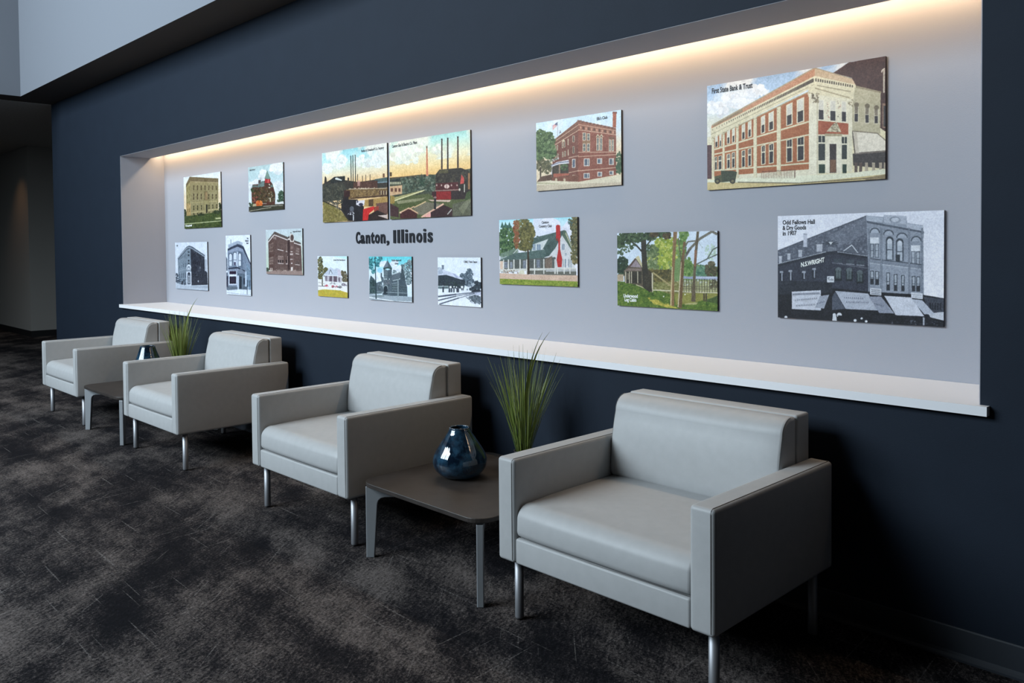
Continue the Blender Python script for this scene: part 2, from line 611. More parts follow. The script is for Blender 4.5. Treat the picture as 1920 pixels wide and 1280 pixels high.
def make_chair():
    root = empty('lounge_chair', (0, 0, 0))
    w, d = CHW / 2, CHD / 2
    for s in (-1, 1):
        xa, xb = (s * w, s * (w - AW))
        x0, x1 = min(xa, xb), max(xa, xb)
        a = link('armrest', rounded('armrest', x0, x1, -d, d, LEGH, ARMZ, 0.014, 3, 4), M['vinyl'], root)
        # stitched seam running up the front and along the top of each panel
        for xs in (x1 - 0.0118,):
            e = 0.0008
            path = [(xs, -d + 0.001 - e, LEGH + 0.012), (xs, -d - e, LEGH + 0.12), (xs, -d - e, ARMZ - 0.016), (xs, -d + 0.003, ARMZ - 0.005),
                    (xs, -d + 0.012, ARMZ + e * 0.3), (xs, -d + 0.1, ARMZ + e * 0.3), (xs, d - 0.012, ARMZ + e * 0.3)]
            link('seam', tube('seam', path, 0.0011, 5), M['seam'], a)
    iw = w - AW - 0.001

    # seat cushion: bull-nosed front
    yf, zb, zt = -d + 0.003, LEGH + 0.0945, SEATZ - 0.004
    yb = d - 0.105
    prof = arc2(yf + 0.030, zb + 0.026, 0.026, 180, 270, 5) + [(0, zb)] + arc2(yb - 0.01, zb + 0.01, 0.01, 270, 360, 2) + arc2(yb - 0.01, zt - 0.01, 0.01, 0, 90, 2)
    prof += [(0.1, zt), (0, zt), (-0.1, zt), (-0.2, zt - 0.001), (-0.26, zt - 0.003)] + arc2(yf + 0.062, zt - 0.062, 0.058, 80, 165, 8)

    def seat_fn(u, y, z):
        c = (1 - abs(u) ** 4)
        if z > (zb + zt) / 2 and y > yf + 0.03:
            z += 0.014 * c * (1 - min(1, abs(y + 0.03) / 0.36) ** 2)
        if y < yf + 0.07:
            y -= 0.007 * c
        return y, z
    sc = link('seat_cushion', upholstered('seat_cushion', prof, -iw, iw, 0.012, seat_fn), M['vinyl'], root)
    link('seam', tube('seam', [(-iw + 0.004, -d + 0.018, LEGH + 0.0938), (0, -d + 0.010, LEGH + 0.0938), (iw - 0.004, -d + 0.018, LEGH + 0.0938)], 0.0018, 5), M['seam'], sc)
    link('front_rail', rounded('front_rail', -iw - 0.0005, iw + 0.0005, -d + 0.004, d - 0.012, LEGH + 0.001, LEGH + 0.093, 0.008, 2, 2), M['vinyl'], root)

    # back cushion: near-upright face, big soft shoulder at the top, flat back against the frame
    z0, z1 = SEATZ - 0.006, BACKZ - 0.003
    y0, y1 = 0.157, 0.2865
    front = [(y0 + 0.034 * t * t, z0 + 0.02 + (z1 - 0.062 - z0 - 0.02) * t) for t in [k / 8 for k in range(8, -1, -1)]]
    yt = front[0][0]
    shoulder = arc2(yt + 0.062, z1 - 0.062, 0.062, 90, 176, 8)
    prof = front + arc2(y0 + 0.018, z0 + 0.016, 0.016, 190, 270, 3) + arc2(y1 - 0.008, z0 + 0.008, 0.008, 270, 360, 2) + arc2(y1 - 0.007, z1 - 0.007, 0.007, 0, 90, 2) + shoulder
    prof = prof[8:] + prof[:8]

    def back_fn(u, y, z):
        c = 1 - abs(u) ** 4
        if y < 0.235:
            t = (z - z0) / (z1 - z0)
            y -= 0.012 * c * max(0.0, 1 - (2 * t - 0.9) ** 2)
        return y, z
    bc = link('back_cushion', upholstered('back_cushion', prof, -iw + 0.001, iw - 0.001, 0.013, back_fn), M['vinyl'], root)
    for s in (-1, 1):
        xs = s * (iw - 0.0055)
        path = [(y + 0.0005, z) for (y, z) in front[::-1][1:]] + shoulder[::-1]
        link('seam', tube('seam', [(xs, y + 0.002, z - 0.001) for y, z in path], 0.0012, 5), M['seam'], bc)
    fy0, fy1 = 0.2880, d - 0.001
    prof = arc2(fy0 + 0.006, LEGH + 0.101, 0.006, 180, 270, 2) + arc2(fy1 - 0.006, LEGH + 0.101, 0.006, 270, 360, 2) + arc2(fy1 - 0.010, BACKZ - 0.010, 0.010, 0, 90, 4) + arc2(fy0 + 0.012, BACKZ - 0.008, 0.008, 90, 180, 3)
    link('back_frame', upholstered('back_frame', prof, -iw, iw, 0.009, None, 2, 3), M['vinyl'], root)
    for sx in (-1, 1):
        for sy in (-1, 1):
            px, py = sx * (w - 0.043), sy * (d - 0.066)
            prof = [(0.0155, 0.006), (0.0165, 0.010), (0.0165, LEGH + 0.001)]
            lm = lathe('leg', prof, 20)
            lo = link('leg', lm, M['steel'], root)
            lo.location = (px, py, 0)
            g = link('glide', lathe('glide', [(0.013, 0.0), (0.014, 0.002), (0.014, 0.006)], 16), M['black'], lo)
    return root


def copy_tree(o, parent=None):
    c = o.copy()
    COL.objects.link(c)
    if parent:
        c.parent = parent
    for ch in list(o.children):
        copy_tree(ch, c)
    return c


CHY = (-0.8789 - 0.1093) / 2
CHAIRS = [(-1.3048, 'pale grey vinyl lounge chair nearest the camera, largest and rightmost of four'),
          (-3.2212, 'pale grey vinyl lounge chair with left arm of the nearest low table beside its right side'),
          (-5.1041, 'pale grey vinyl lounge chair third from the camera, right of the shorter looking far plant'),
          (-7.0172, 'pale grey vinyl lounge chair at the far left end of the row')]
CHAIRS[1] = (CHAIRS[1][0], 'pale grey vinyl lounge chair just left of the nearest low table and round blue vase')
CHAIRS[2] = (CHAIRS[2][0], 'pale grey vinyl lounge chair just right of the far low table, third from the camera')
proto = None
for i, (xr, lab) in enumerate(CHAIRS):
    if proto is None:
        proto = make_chair()
        c = proto
    else:
        c = copy_tree(proto)
    c.location = (xr - CHW / 2, CHY, 0)
    tag(c, lab, 'chair', 'lounge chairs in a row along the dark wall')

# ------------------------------------------------------------------ side tables
TBH, TBT = 0.345, 0.020
TW, TY0, TY1 = 0.403, -0.878, -0.118
TR = 0.085


def make_table():
    root = empty('side_table', (0, 0, 0))
    hy = (TY1 - TY0) / 2
    # top with rounded corners
    pts = []
    for (cx, cy, a0) in ((TW - TR, hy - TR, 0), (-TW + TR, hy - TR, 90), (-TW + TR, -hy + TR, 180), (TW - TR, -hy + TR, 270)):
        for k in range(9):
            a = math.radians(a0 + 90 * k / 8)
            pts.append((cx + TR * math.cos(a), cy + TR * math.sin(a)))
    bm = bmesh.new()
    f = bm.faces.new([bm.verts.new((x, y, TBH - TBT)) for x, y in pts])
    r = bmesh.ops.extrude_face_region(bm, geom=[f])
    bmesh.ops.translate(bm, verts=[v for v in r['geom'] if isinstance(v, bmesh.types.BMVert)], vec=(0, 0, TBT))
    eds = [e for e in bm.edges if abs(e.verts[0].co.z - e.verts[1].co.z) < 1e-6]
    bmesh.ops.bevel(bm, geom=eds, offset=0.003, segments=2, affect='EDGES', profile=0.5)
    link('table_top', bm_mesh('table_top', bm), M['walnut'], root)
    # four cast legs, each a tapering blade with a rail running in to the middle
    z1 = TBH - TBT - 0.004
    arc = [(0.085 - 0.033 * math.sin(math.radians(a)), z1 - 0.05 - 0.03 * (1 - math.cos(math.radians(a)))) for a in (0, 30, 60, 90)]
    prof = [(0.0, 0.0), (0.036, 0.0)] + arc[::-1] + [(0.40, z1 - 0.045), (0.40, z1), (0.0, z1)]
    th = 0.0135
    bm = bmesh.new()
    f = bm.faces.new([bm.verts.new((r, -th, z)) for r, z in prof])
    r = bmesh.ops.extrude_face_region(bm, geom=[f])
    bmesh.ops.translate(bm, verts=[v for v in r['geom'] if isinstance(v, bmesh.types.BMVert)], vec=(0, 2 * th, 0))
    bmesh.ops.bevel(bm, geom=bm.edges[:], offset=0.003, segments=2, affect='EDGES', profile=0.5)
    lm = bm_mesh('leg', bm)
    lm.materials.append(M['alu'])
    for (sx, sy) in ((-1, -1), (1, -1), (-1, 1), (1, 1)):
        lo = link('leg', lm, None, root)
        px, py = sx * (TW - 0.024), sy * (hy - 0.024)
        lo.location = (px, py, 0)
        lo.rotation_euler = (0, 0, math.atan2(-sy, -sx))
        sp = link('spacer', box_mesh('spacer', 0.0, 0.04, -0.012, 0.012, z1, TBH - TBT + 0.0005), M['black'], lo)
    return root


TCY = (TY0 + TY1) / 2
t0 = make_table()
t0.location = (-2.727, TCY, 0)
tag(t0, 'low dark laminate side table with silver legs in front, holding the round blue vase', 'table', 'low tables between the chairs')
t1 = copy_tree(t0)
t1.location = (-6.515, TCY, 0)
tag(t1, 'low dark laminate side table far off on the left, holding the tall blue vase', 'table', 'low tables between the chairs')

# ------------------------------------------------------------------ blue glass vases


def make_vase(label, loc, prof, mouth):
    root = empty('vase', loc)
    tag(root, label, 'vase', 'blue glass vases on the low tables')
    n = 48
    # outer wall and an inner wall so that the mouth is open
    inner = [(max(r - 0.006, 0.004), z) for r, z in prof[::-1] if z > 0.012]
    p = [(0.0005, 0.004)] + prof + inner + [(0.0005, 0.014)]
    link('body', lathe('body', p, n), M['glass'], root)
    r, z = prof[-1]
    pts = [((r - 0.003) * math.cos(a), (r - 0.003) * math.sin(a), z) for a in [2 * math.pi * k / 40 for k in range(41)]]
    link('rim', tube('rim', pts, 0.0042, 8), M['glass'], root)
    return root


def smooth_prof(pts, n=40):
    """monotone-ish spline through (z, r) points"""
    zs = np.array([p[0] for p in pts])
    rs = np.array([p[1] for p in pts])
    t = np.zeros(len(zs))
    for i in range(1, len(zs)):
        t[i] = t[i - 1] + math.hypot(zs[i] - zs[i - 1], rs[i] - rs[i - 1])
    tt = np.linspace(0, t[-1], n)

    def cr(vals):
        out = []
        for q in tt:
            i = min(max(int(np.searchsorted(t, q) - 1), 0), len(t) - 2)
            h = t[i + 1] - t[i]
            u = (q - t[i]) / h
            m0 = (vals[i + 1] - vals[max(i - 1, 0)]) / (t[i + 1] - t[max(i - 1, 0)])
            m1 = (vals[min(i + 2, len(t) - 1)] - vals[i]) / (t[min(i + 2, len(t) - 1)] - t[i])
            out.append((2 * u ** 3 - 3 * u ** 2 + 1) * vals[i] + (u ** 3 - 2 * u ** 2 + u) * h * m0 + (-2 * u ** 3 + 3 * u ** 2) * vals[i + 1] + (u ** 3 - u ** 2) * h * m1)
        return out
    return list(zip(cr(rs), cr(zs)))


V2 = smooth_prof([(0.0, 0.062), (0.010, 0.086), (0.035, 0.112), (0.070, 0.1225), (0.105, 0.115), (0.145, 0.092), (0.180, 0.068), (0.205, 0.052), (0.220, 0.046)])
make_vase('round bellied dark blue mottled glass vase on the nearest low table', (-2.85, -0.52, TBH + 0.0005), V2, 0.04)
V1 = smooth_prof([(0.0, 0.062), (0.012, 0.088), (0.045, 0.116), (0.090, 0.122), (0.140, 0.110), (0.195, 0.087), (0.245, 0.068), (0.275, 0.058), (0.288, 0.054)])
make_vase('blue mottled glass vase with tapering neck on the far low table', (-6.62, -0.48, TBH + 0.0005), V1, 0.05)

# ------------------------------------------------------------------ potted grass


def make_grass(label, loc, seed, n, height, spread, hero):
    rnd = random.Random(seed)
    root = empty('potted_grass', loc)
    tag(root, label, 'plant', 'artificial grasses on the low tables')
    link('pot', lathe('pot', [(0.036, 0.0), (0.038, 0.003), (0.046, 0.075), (0.048, 0.08), (0.044, 0.08), (0.042, 0.068), (0.0005, 0.066)], 28), M['pot'], root)
    link('soil', lathe('soil', [(0.0005, 0.069), (0.0415, 0.0685)], 20), M['soil'], root)
    verts, faces, tint = [], [], []

    def blade(b, direction, L, lean, width, t0, t1, curl, segs=8, hero=False):
        d = Vector((math.cos(direction), math.sin(direction), 0))
        side = Vector((-d.y, d.x, 0))
        tw = 1.35 if hero else rnd.uniform(-0.8, 0.8)
        side = (side * math.cos(tw) + d * math.sin(tw)).normalized()
        base = len(verts)
        p = Vector(b)
        for k in range(segs + 1):
            u = k / segs
            a = lean * (0.75 + curl * (u ** 3 if hero else u * u))
            dirv = d * math.sin(a) + Vector((0, 0, 1)) * math.cos(a)
            if k:
                p = p + dirv * (L / segs)
            wv = width * (0.65 + 0.6 * u if u < 0.35 else 1.0 * (1 - ((u - 0.35) / 0.65) ** 1.4)) + 0.0003
            nrm = dirv.cross(side).normalized()
            verts.extend([p - side * wv, p + nrm * wv * 0.5, p + side * wv])
            tt = t0 + (t1 - t0) * u ** 1.3
            tint.extend([tt, tt * 0.8, tt])
        for k in range(segs):
            a0 = base + 3 * k
            for j in (0, 1):
                faces.append((a0 + j, a0 + j + 1, a0 + 3 + j + 1, a0 + 3 + j))
    for i in range(n):
        ang = rnd.uniform(0, 2 * math.pi)
        rr = 0.034 * math.sqrt(rnd.random())
        g = rnd.random()
        lean = spread * (g ** 0.8)
        ang2 = ang + rnd.uniform(-0.5, 0.5)
        L = height * rnd.uniform(0.55, 1.0) * (1.0 - 0.1 * g)
        blade((rr * math.cos(ang), rr * math.sin(ang), 0.066), ang2, L, lean, rnd.uniform(0.0009, 0.0021),
              rnd.uniform(0.1, 0.65), rnd.uniform(0.5, 1.0), rnd.uniform(0.1, 0.7))
    for h in hero:
        blade((h[0], h[1], 0.066), h[2], h[3], h[4], h[5], 0.35, 0.75, h[6], 14, True)
    me = mesh('blades', verts, faces, True)
    at = me.attributes.new('tint', 'FLOAT', 'POINT')
    at.data.foreach_set('value', tint)
    tag(link('blades', me, M['grass'], root), kind='stuff')
    return root


XD = math.radians(45.7)      # direction across the view, in plan
make_grass('spiky green grass plant behind the left arm of the nearest chair', (-2.75, -0.21, TBH + 0.0005), 5, 165, 0.52, 0.46,
           [(0.012, -0.02, XD, 0.60, 0.075, 0.0085, 8.0), (0.008, -0.02, XD, 0.585, 0.075, 0.006, 5.5), (-0.015, -0.01, XD + 3.1, 0.47, 0.24, 0.0042, 0.2), (-0.02, -0.01, XD + 3.1, 0.44, 0.33, 0.003, 0.2), (0.02, -0.02, XD + .1, 0.5, 0.42, 0.0035, 0.05), (0.022, -0.02, XD - .1, 0.48, 0.47, 0.003, 0.1)])
make_grass('spiky green grass plant far left behind the tall blue vase', (-6.53, -0.26, TBH + 0.0005), 11, 230, 0.52, 0.42,
           [(0.01, 0.0, XD, 0.62, 0.09, 0.009, 6.5), (-0.01, 0, XD + 3.1, 0.5, 0.2, 0.005, 0.2), (0.0, 0.01, XD + .3, 0.5, 0.12, 0.006, 0.4), (0.0, -0.01, XD + 2.6, 0.46, 0.1, 0.006, 0.3)])

# ------------------------------------------------------------------ recessed downlight over the corridor wall
dl = empty('ceiling_light', (-15.35, 0.25, CZ - 0.004))
tag(dl, 'small recessed ceiling light washing the far corridor wall', 'light')
link('trim_ring', lathe('trim_ring', [(0.055, -0.012), (0.075, -0.012), (0.078, -0.002), (0.078, 0.0)], 24), M['lens'], dl)
sp = bpy.data.lights.new('downlight', 'SPOT')
sp.energy = 9
sp.color = (1.0, 0.55, 0.25)
sp.spot_size = math.radians(84)
sp.spot_blend = 1.0
sp.shadow_soft_size = 0.04
so = bpy.data.objects.new('downlight', sp)
COL.objects.link(so)
so.parent = dl
so.location = (0, 0, -0.03)
so.rotation_euler = (math.radians(12), 0, 0)

# ------------------------------------------------------------------ printed picture panels
E_PRINT = 0.86     # how bright the old prints' paper is


class Pic:
    """a small painter: draws in its own sheet coordinates (a quadrilateral is given as the sheet's corners)"""

    def __init__(s, quad, w, h, ppm, seed):
        s.W, s.H = int(w * ppm) * 2, int(h * ppm) * 2
        s.a = np.zeros((s.H, s.W, 3), np.float32)
        s.r = np.random.RandomState(seed)
        # homography sheet coords -> unit square
        A = []
        B = []
        for (x, y), (u, v) in zip(quad, ((0, 0), (1, 0), (1, 1), (0, 1))):
            A.append([x, y, 1, 0, 0, 0, -u * x, -u * y])
            B.append(u)
            A.append([0, 0, 0, x, y, 1, -v * x, -v * y])
            B.append(v)
        s.h = np.append(np.linalg.solve(np.array(A, float), np.array(B, float)), 1.0).reshape(3, 3)
        s.q = quad
        s.k = s.W / (0.5 * (abs(quad[1][0] - quad[0][0]) + abs(quad[2][0] - quad[3][0])))

    def T(s, pts):
        p = np.asarray(pts, float).reshape(-1, 2)
        q = s.h @ np.vstack([p.T, np.ones(len(p))])
        return np.stack([q[0] / q[2] * s.W, q[1] / q[2] * s.H], 1)

    def mask(s, P):
        x0 = max(int(np.floor(P[:, 0].min())), 0)
        x1 = min(int(np.ceil(P[:, 0].max())) + 1, s.W)
        y0 = max(int(np.floor(P[:, 1].min())), 0)
        y1 = min(int(np.ceil(P[:, 1].max())) + 1, s.H)
        if x1 <= x0 or y1 <= y0:
            return None
        X = np.arange(x0, x1) + 0.5
        Y = (np.arange(y0, y1) + 0.5)[:, None]
        m = np.zeros((y1 - y0, x1 - x0), bool)
        n = len(P)
        for i in range(n):
            xa, ya = P[i]
            xb, yb = P[(i + 1) % n]
            if ya == yb:
                continue
            c = ((Y >= ya) != (Y >= yb))
            xi = xa + (Y - ya) * (xb - xa) / (yb - ya)
            m ^= c & (X[None, :] < xi)
        return y0, y1, x0, x1, m

    def poly(s, pts, col, al=1.0, tex=0.0):
        r = s.mask(s.T(pts))
        if r is None:
            return
        y0, y1, x0, x1, m = r
        reg = s.a[y0:y1, x0:x1]
        c = np.array(col, np.float32)
        if tex:
            c = c + s.r.normal(0, tex, m.shape + (1,)).astype(np.float32)
            c = np.broadcast_to(c, reg.shape)[m]
        reg[m] = reg[m] * (1 - al) + c * al

    def rect(s, x0, y0, x1, y1, col, al=1.0):
        s.poly([(x0, y0), (x1, y0), (x1, y1), (x0, y1)], col, al)

    def line(s, pts, w, col, al=1.0):
        for (a, b) in zip(pts[:-1], pts[1:]):
            a = np.array(a, float)
            b = np.array(b, float)
            d = b - a
            L = np.hypot(*d)
            if L < 1e-6:
                continue
            n = np.array([-d[1], d[0]]) / L * w / 2
            s.poly([a + n, b + n, b - n, a - n], col, al)

    def ell(s, cx, cy, rx, ry, col, al=1.0, n=14):
        t = np.linspace(0, 2 * np.pi, n, endpoint=False)
        s.poly(np.stack([cx + rx * np.cos(t), cy + ry * np.sin(t)], 1), col, al)

    def sm(s, cell, seed):
        """smooth noise 0..1 over the sheet"""
        r = np.random.RandomState(seed)
        out = np.zeros((s.H, s.W), np.float32)
        amp = 1.0
        tot = 0.0
        for o in range(4):
            c = max(cell * s.k / 2 ** o, 2.0)
            gh, gw = int(s.H / c) + 3, int(s.W / c) + 3
            g = r.rand(gh, gw).astype(np.float32)
            y = np.arange(s.H) / c
            x = np.arange(s.W) / c
            yi = y.astype(int)
            xi = x.astype(int)
            fy = (y - yi)[:, None]
            fx = (x - xi)[None, :]
            fy = fy * fy * (3 - 2 * fy)
            fx = fx * fx * (3 - 2 * fx)
            v = (g[yi][:, xi] * (1 - fy) * (1 - fx) + g[yi + 1][:, xi] * fy * (1 - fx) + g[yi][:, xi + 1] * (1 - fy) * fx + g[yi + 1][:, xi + 1] * fy * fx)
            out += amp * v
            tot += amp
            amp *= 0.55
        return out / tot

    def grad(s, stops, y0, y1):
        """vertical blend from sheet row y0 to y1: list of (t, colour)"""
        xm = s.q[0][0]
        ya = s.T([(xm, y0)])[0, 1]
        yb = s.T([(xm, y1)])[0, 1]
        t = np.clip((np.arange(s.H) - ya) / (yb - ya), 0, 1)
        c = np.stack([np.interp(t, [p[0] for p in stops], [p[1][k] for p in stops]) for k in range(3)], 1)
        s.a[:] = c[:, None, :]

    def clouds(s, col, cell, lo, hi, seed, ytop, ybot, fade=True):
        n = s.sm(cell, seed)
        m = np.clip((n - lo) / (hi - lo), 0, 1)
        xm = s.q[0][0]
        ya = s.T([(xm, ytop)])[0, 1]
        yb = s.T([(xm, ybot)])[0, 1]
        t = (np.arange(s.H) - ya) / (yb - ya)
        w = ((t > 0) & (t < 1)).astype(np.float32)[:, None]
        m = (m * w)[..., None]
        s.a[:] = s.a * (1 - m) + np.array(col, np.float32) * m

    def leaves(s, blobs, cols, n, size):
        """foliage: n dabs scattered in each ellipse (cx,cy,rx,ry)"""
        for (cx, cy, rx, ry) in blobs:
            for _ in range(n):
                a = s.r.rand() * 6.283
                q = math.sqrt(s.r.rand())
                x, y = cx + rx * q * math.cos(a), cy + ry * q * math.sin(a)
                c = cols[s.r.randint(len(cols))]
                z = size * (0.5 + s.r.rand())
                s.ell(x, y, z * (0.7 + 0.6 * s.r.rand()), z, np.array(c) + s.r.normal(0, 7), 0.9, 7)

    def scat(s, pts, n, size, cols, al=0.8):
        """dabs scattered inside a polygon"""
        P = np.asarray(pts, float)
        lo, hi = P.min(0), P.max(0)
        k = 0
        for _ in range(n * 4):
            if k >= n:
                break
            x, y = lo + (hi - lo) * s.r.rand(2)
            ins = False
            for i in range(len(P)):
                (xa, ya), (xb, yb) = P[i], P[(i + 1) % len(P)]
                if (ya > y) != (yb > y) and x < xa + (y - ya) * (xb - xa) / (yb - ya):
                    ins = not ins
            if ins:
                k += 1
                z = size * (0.5 + s.r.rand())
                s.ell(x, y, z, z * (0.5 + 0.6 * s.r.rand()), cols[s.r.randint(len(cols))], al, 7)

    def win(s, x0, x1, y0, y1, frame, glass, fw=6, bar=True, shade=None, dy=0.0):
        """a sash window; dy tilts its head and sill along x"""
        s.poly([(x0, y0), (x1, y0 + dy), (x1, y1 + dy * 0.6), (x0, y1)], frame)
        s.poly([(x0 + fw, y0 + fw), (x1 - fw, y0 + fw + dy), (x1 - fw, y1 - fw + dy * 0.6), (x0 + fw, y1 - fw)], glass)
        ym = (y0 + y1) / 2
        if shade is not None:
            s.poly([(x0 + fw, y0 + fw), (x1 - fw, y0 + fw + dy), (x1 - fw, ym + dy * 0.8), (x0 + fw, ym)], shade)
        if bar:
            s.poly([(x0, ym - fw * 0.4), (x1, ym - fw * 0.4 + dy * 0.8), (x1, ym + fw * 0.4 + dy * 0.8), (x0, ym + fw * 0.4)], frame)

    def grid(s, quad, nx, ny, fx, fy, frame, glass, fw=0.12, skip=()):
        """nx by ny windows spread over a quadrilateral"""
        q = np.array(quad, float)

        def P(u, v):
            return (q[0] * (1 - u) + q[1] * u) * (1 - v) + (q[3] * (1 - u) + q[2] * u) * v
        for i in range(nx):
            for j in range(ny):
                if (i, j) in skip:
                    continue
                u0, u1 = (i + 0.5 - fx / 2) / nx, (i + 0.5 + fx / 2) / nx
                v0, v1 = (j + 0.5 - fy / 2) / ny, (j + 0.5 + fy / 2) / ny
                if frame is not None:
                    s.poly([P(u0, v0), P(u1, v0), P(u1, v1), P(u0, v1)], frame)
                du, dv = (u1 - u0) * fw, (v1 - v0) * fw * 0.6
                vm = (v0 + v1) / 2
                s.poly([P(u0 + du, v0 + dv), P(u1 - du, v0 + dv), P(u1 - du, vm - dv * 0.4), P(u0 + du, vm - dv * 0.4)], glass)
                s.poly([P(u0 + du, vm + dv * 0.4), P(u1 - du, vm + dv * 0.4), P(u1 - du, v1 - dv), P(u0 + du, v1 - dv)], glass)

    def image(s, name, grain=6.0, mono=None):
        # uneven ink: soft-edged, mottled printing
        jy = (s.r.normal(0, 1.3, s.a.shape[:2])).round().astype(int)
        jx = (s.r.normal(0, 1.3, s.a.shape[:2])).round().astype(int)
        yy = np.clip(np.arange(s.H)[:, None] + jy, 0, s.H - 1)
        xx = np.clip(np.arange(s.W)[None, :] + jx, 0, s.W - 1)
        s.a = s.a[yy, xx]
        s.a = s.a + (s.sm(9, 31)[..., None] - 0.5) * 44 + (s.sm(60, 32)[..., None] - 0.5) * 22
        g = s.a.mean(2, keepdims=True)
        s.a = 124 + (g + (s.a - g) * 0.92 - 128) * 1.1
        a = s.a + s.r.normal(0, grain, s.a.shape[:2] + (1,)).astype(np.float32)
        m = (s.sm(14, 77)[..., None] - 0.5) * 16
        a = np.clip(a + m, 4, 250)
        a = a.reshape(s.H // 2, 2, s.W // 2, 2, 3).mean((1, 3))
        out = np.ones((s.H // 2, s.W // 2, 4), np.float32)
        out[..., :3] = a[::-1] / 255.0
        im = bpy.data.images.new(name, s.W // 2, s.H // 2)
        im.pixels.foreach_set(out.ravel())
        im.update()
        im.pack()
        return im


def print_material(name, im):
    m = bpy.data.materials.new(name)
    m.use_nodes = True
    nt = m.node_tree
    p = nt.nodes['Principled BSDF']
    p.inputs['Roughness'].default_value = 0.5
    p.inputs['Specular IOR Level'].default_value = 0.3
    uv = nt.nodes.new('ShaderNodeUVMap')
    t = nt.nodes.new('ShaderNodeTexImage')
    t.image = im
    t.extension = 'EXTEND'
    nt.links.new(uv.outputs[0], t.inputs['Vector'])
    g = nt.nodes.new('ShaderNodeMix')
    g.data_type = 'RGBA'
    g.blend_type = 'MULTIPLY'
    g.inputs['Factor'].default_value = 1.0
    g.inputs['B'].default_value = (E_PRINT, E_PRINT, E_PRINT, 1)
    nt.links.new(t.outputs['Color'], g.inputs['A'])
    nt.links.new(g.outputs['Result'], p.inputs['Base Color'])
    return m


def glyph_mesh(text, bold=0.02, extrude=0.0, align='LEFT'):
    cu = bpy.data.curves.new('text', 'FONT')
    cu.body = text
    cu.size = 1.0
    cu.offset = bold
    cu.extrude = extrude
    cu.resolution_u = 3
    o = bpy.data.objects.new('text', cu)
    COL.objects.link(o)
    dg = bpy.context.evaluated_depsgraph_get()
    dg.update()
    me = bpy.data.meshes.new_from_object(o.evaluated_get(dg))
    bpy.data.objects.remove(o)
    me.name = 'caption'
    return me


PT = 0.012                       # panel thickness
PY = ND - PT                     # y of the printed faces


def panel(x0, x1, z0, z1, label, pic, name, group='old view panels on the niche wall', captions=()):
    """captions: (text, p0, p1, cap height, material key), baseline p0->p1 in the sheet's coordinates"""
    # panel outlines were surveyed 13 mm further out from the wall
    k = (ND - PT - CAM_Y) / (ND - 0.025 - CAM_Y)
    x0, x1, z0, z1 = x0 * k, x1 * k, CAM_Z + (z0 - CAM_Z) * k, CAM_Z + (z1 - CAM_Z) * k
    root = empty('picture_panel', ((x0 + x1) / 2, ND, z0))
    tag(root, label, 'picture', group)
    w, h = (x1 - x0) / 2, z1 - z0
    bm = bmesh.new()
    box_into(bm, -w, w, -PT + 0.002, -0.0005, 0, h)
    bo = link('board', bm_mesh('board', bm), M['panel_edge'], root)
    y = -PT
    me = mesh('print', [(-w, y, 0), (w, y, 0), (w, y, h), (-w, y, h), (-w, y + 0.002, 0), (w, y + 0.002, 0), (w, y + 0.002, h), (-w, y + 0.002, h)],
              [(0, 1, 2, 3), (0, 4, 5, 1), (1, 5, 6, 2), (2, 6, 7, 3), (3, 7, 4, 0)])
    uvl = me.uv_layers.new(name='UVMap')
    for li, l in enumerate(me.loops):
        v = me.vertices[l.vertex_index].co
        uvl.data[li].uv = ((v.x + w) / (2 * w), v.z / h)
    pr = link('print', me, print_material(name, pic.image(name)), root)
    for (txt, p0, p1, cap, mk) in captions:
        q = pic.T([p0, p1, (p0[0], p0[1] - cap)])
        q = np.stack([q[:, 0] / pic.W * 2 * w - w, h - q[:, 1] / pic.H * h], 1)
        me = glyph_mesh(txt, 0.030)
        co = np.array([v.co for v in me.vertices])
        mx, cp = co[:, 0].max(), 0.70
        d = q[1] - q[0]
        up = q[2] - q[0]
        for v in me.vertices:
            a, b = v.co.x / mx, v.co.y / cp
            v.co = (q[0][0] + d[0] * a + up[0] * b, y - 0.0006, q[0][1] + d[1] * a + up[1] * b)
        link('caption', me, M[mk], pr)
    return root


def tri(a, b, c):
    return [a, b, c]


# ---- the bank on the corner (largest, upper right)
P = Pic([(115, 322), (1647, 75), (1643, 1125), (118, 1217)], 0.811, 0.481, 900, 1)
P.grad([(0, (150, 182, 222)), (0.35, (178, 202, 228)), (0.6, (222, 224, 214)), (1, (226, 214, 176))], 200, 900)
P.clouds((232, 234, 236), 300, 0.47, 0.62, 5, 0, 760)
P.leaves([(560, 370, 90, 45), (330, 440, 90, 40), (200, 520, 90, 60), (420, 470, 120, 30)], [(236, 236, 238), (226, 230, 236)], 60, 20)
cream, crem2, brick, dark, shade = (222, 212, 180), (196, 184, 150), (172, 104, 62), (60, 52, 54), (214, 210, 198)
P.poly([(1200, 215), (1335, 125), (1370, 122), (1660, 60), (1660, 730), (1600, 690), (1600, 400), (1380, 320), (1360, 260)], (80, 50, 42), tex=8)
P.line([(1612, 215), (1618, 195), (1640, 180)], 10, (205, 195, 180))
P.rect(1625, 190, 1640, 390, (190, 178, 160))
P.rect(1620, 480, 1650, 690, (150, 120, 100))
P.rect(1628, 500, 1650, 680, (70, 62, 60))
P.poly([(1360, 320), (1605, 385), (1600, 740), (1360, 725)], (186, 176, 146), tex=6)
P.poly([(1365, 318), (1610, 378), (1612, 392), (1365, 340)], (150, 138, 110))
for (x, y0, y1) in ((1398, 490, 640), (1490, 500, 650), (1568, 515, 655)):
    P.win(x - 22, x + 18, y0, y1, (212, 204, 178), dark, 6, True, (130, 118, 100))
    P.ell(x, y0, 22, 20, (120, 108, 86))
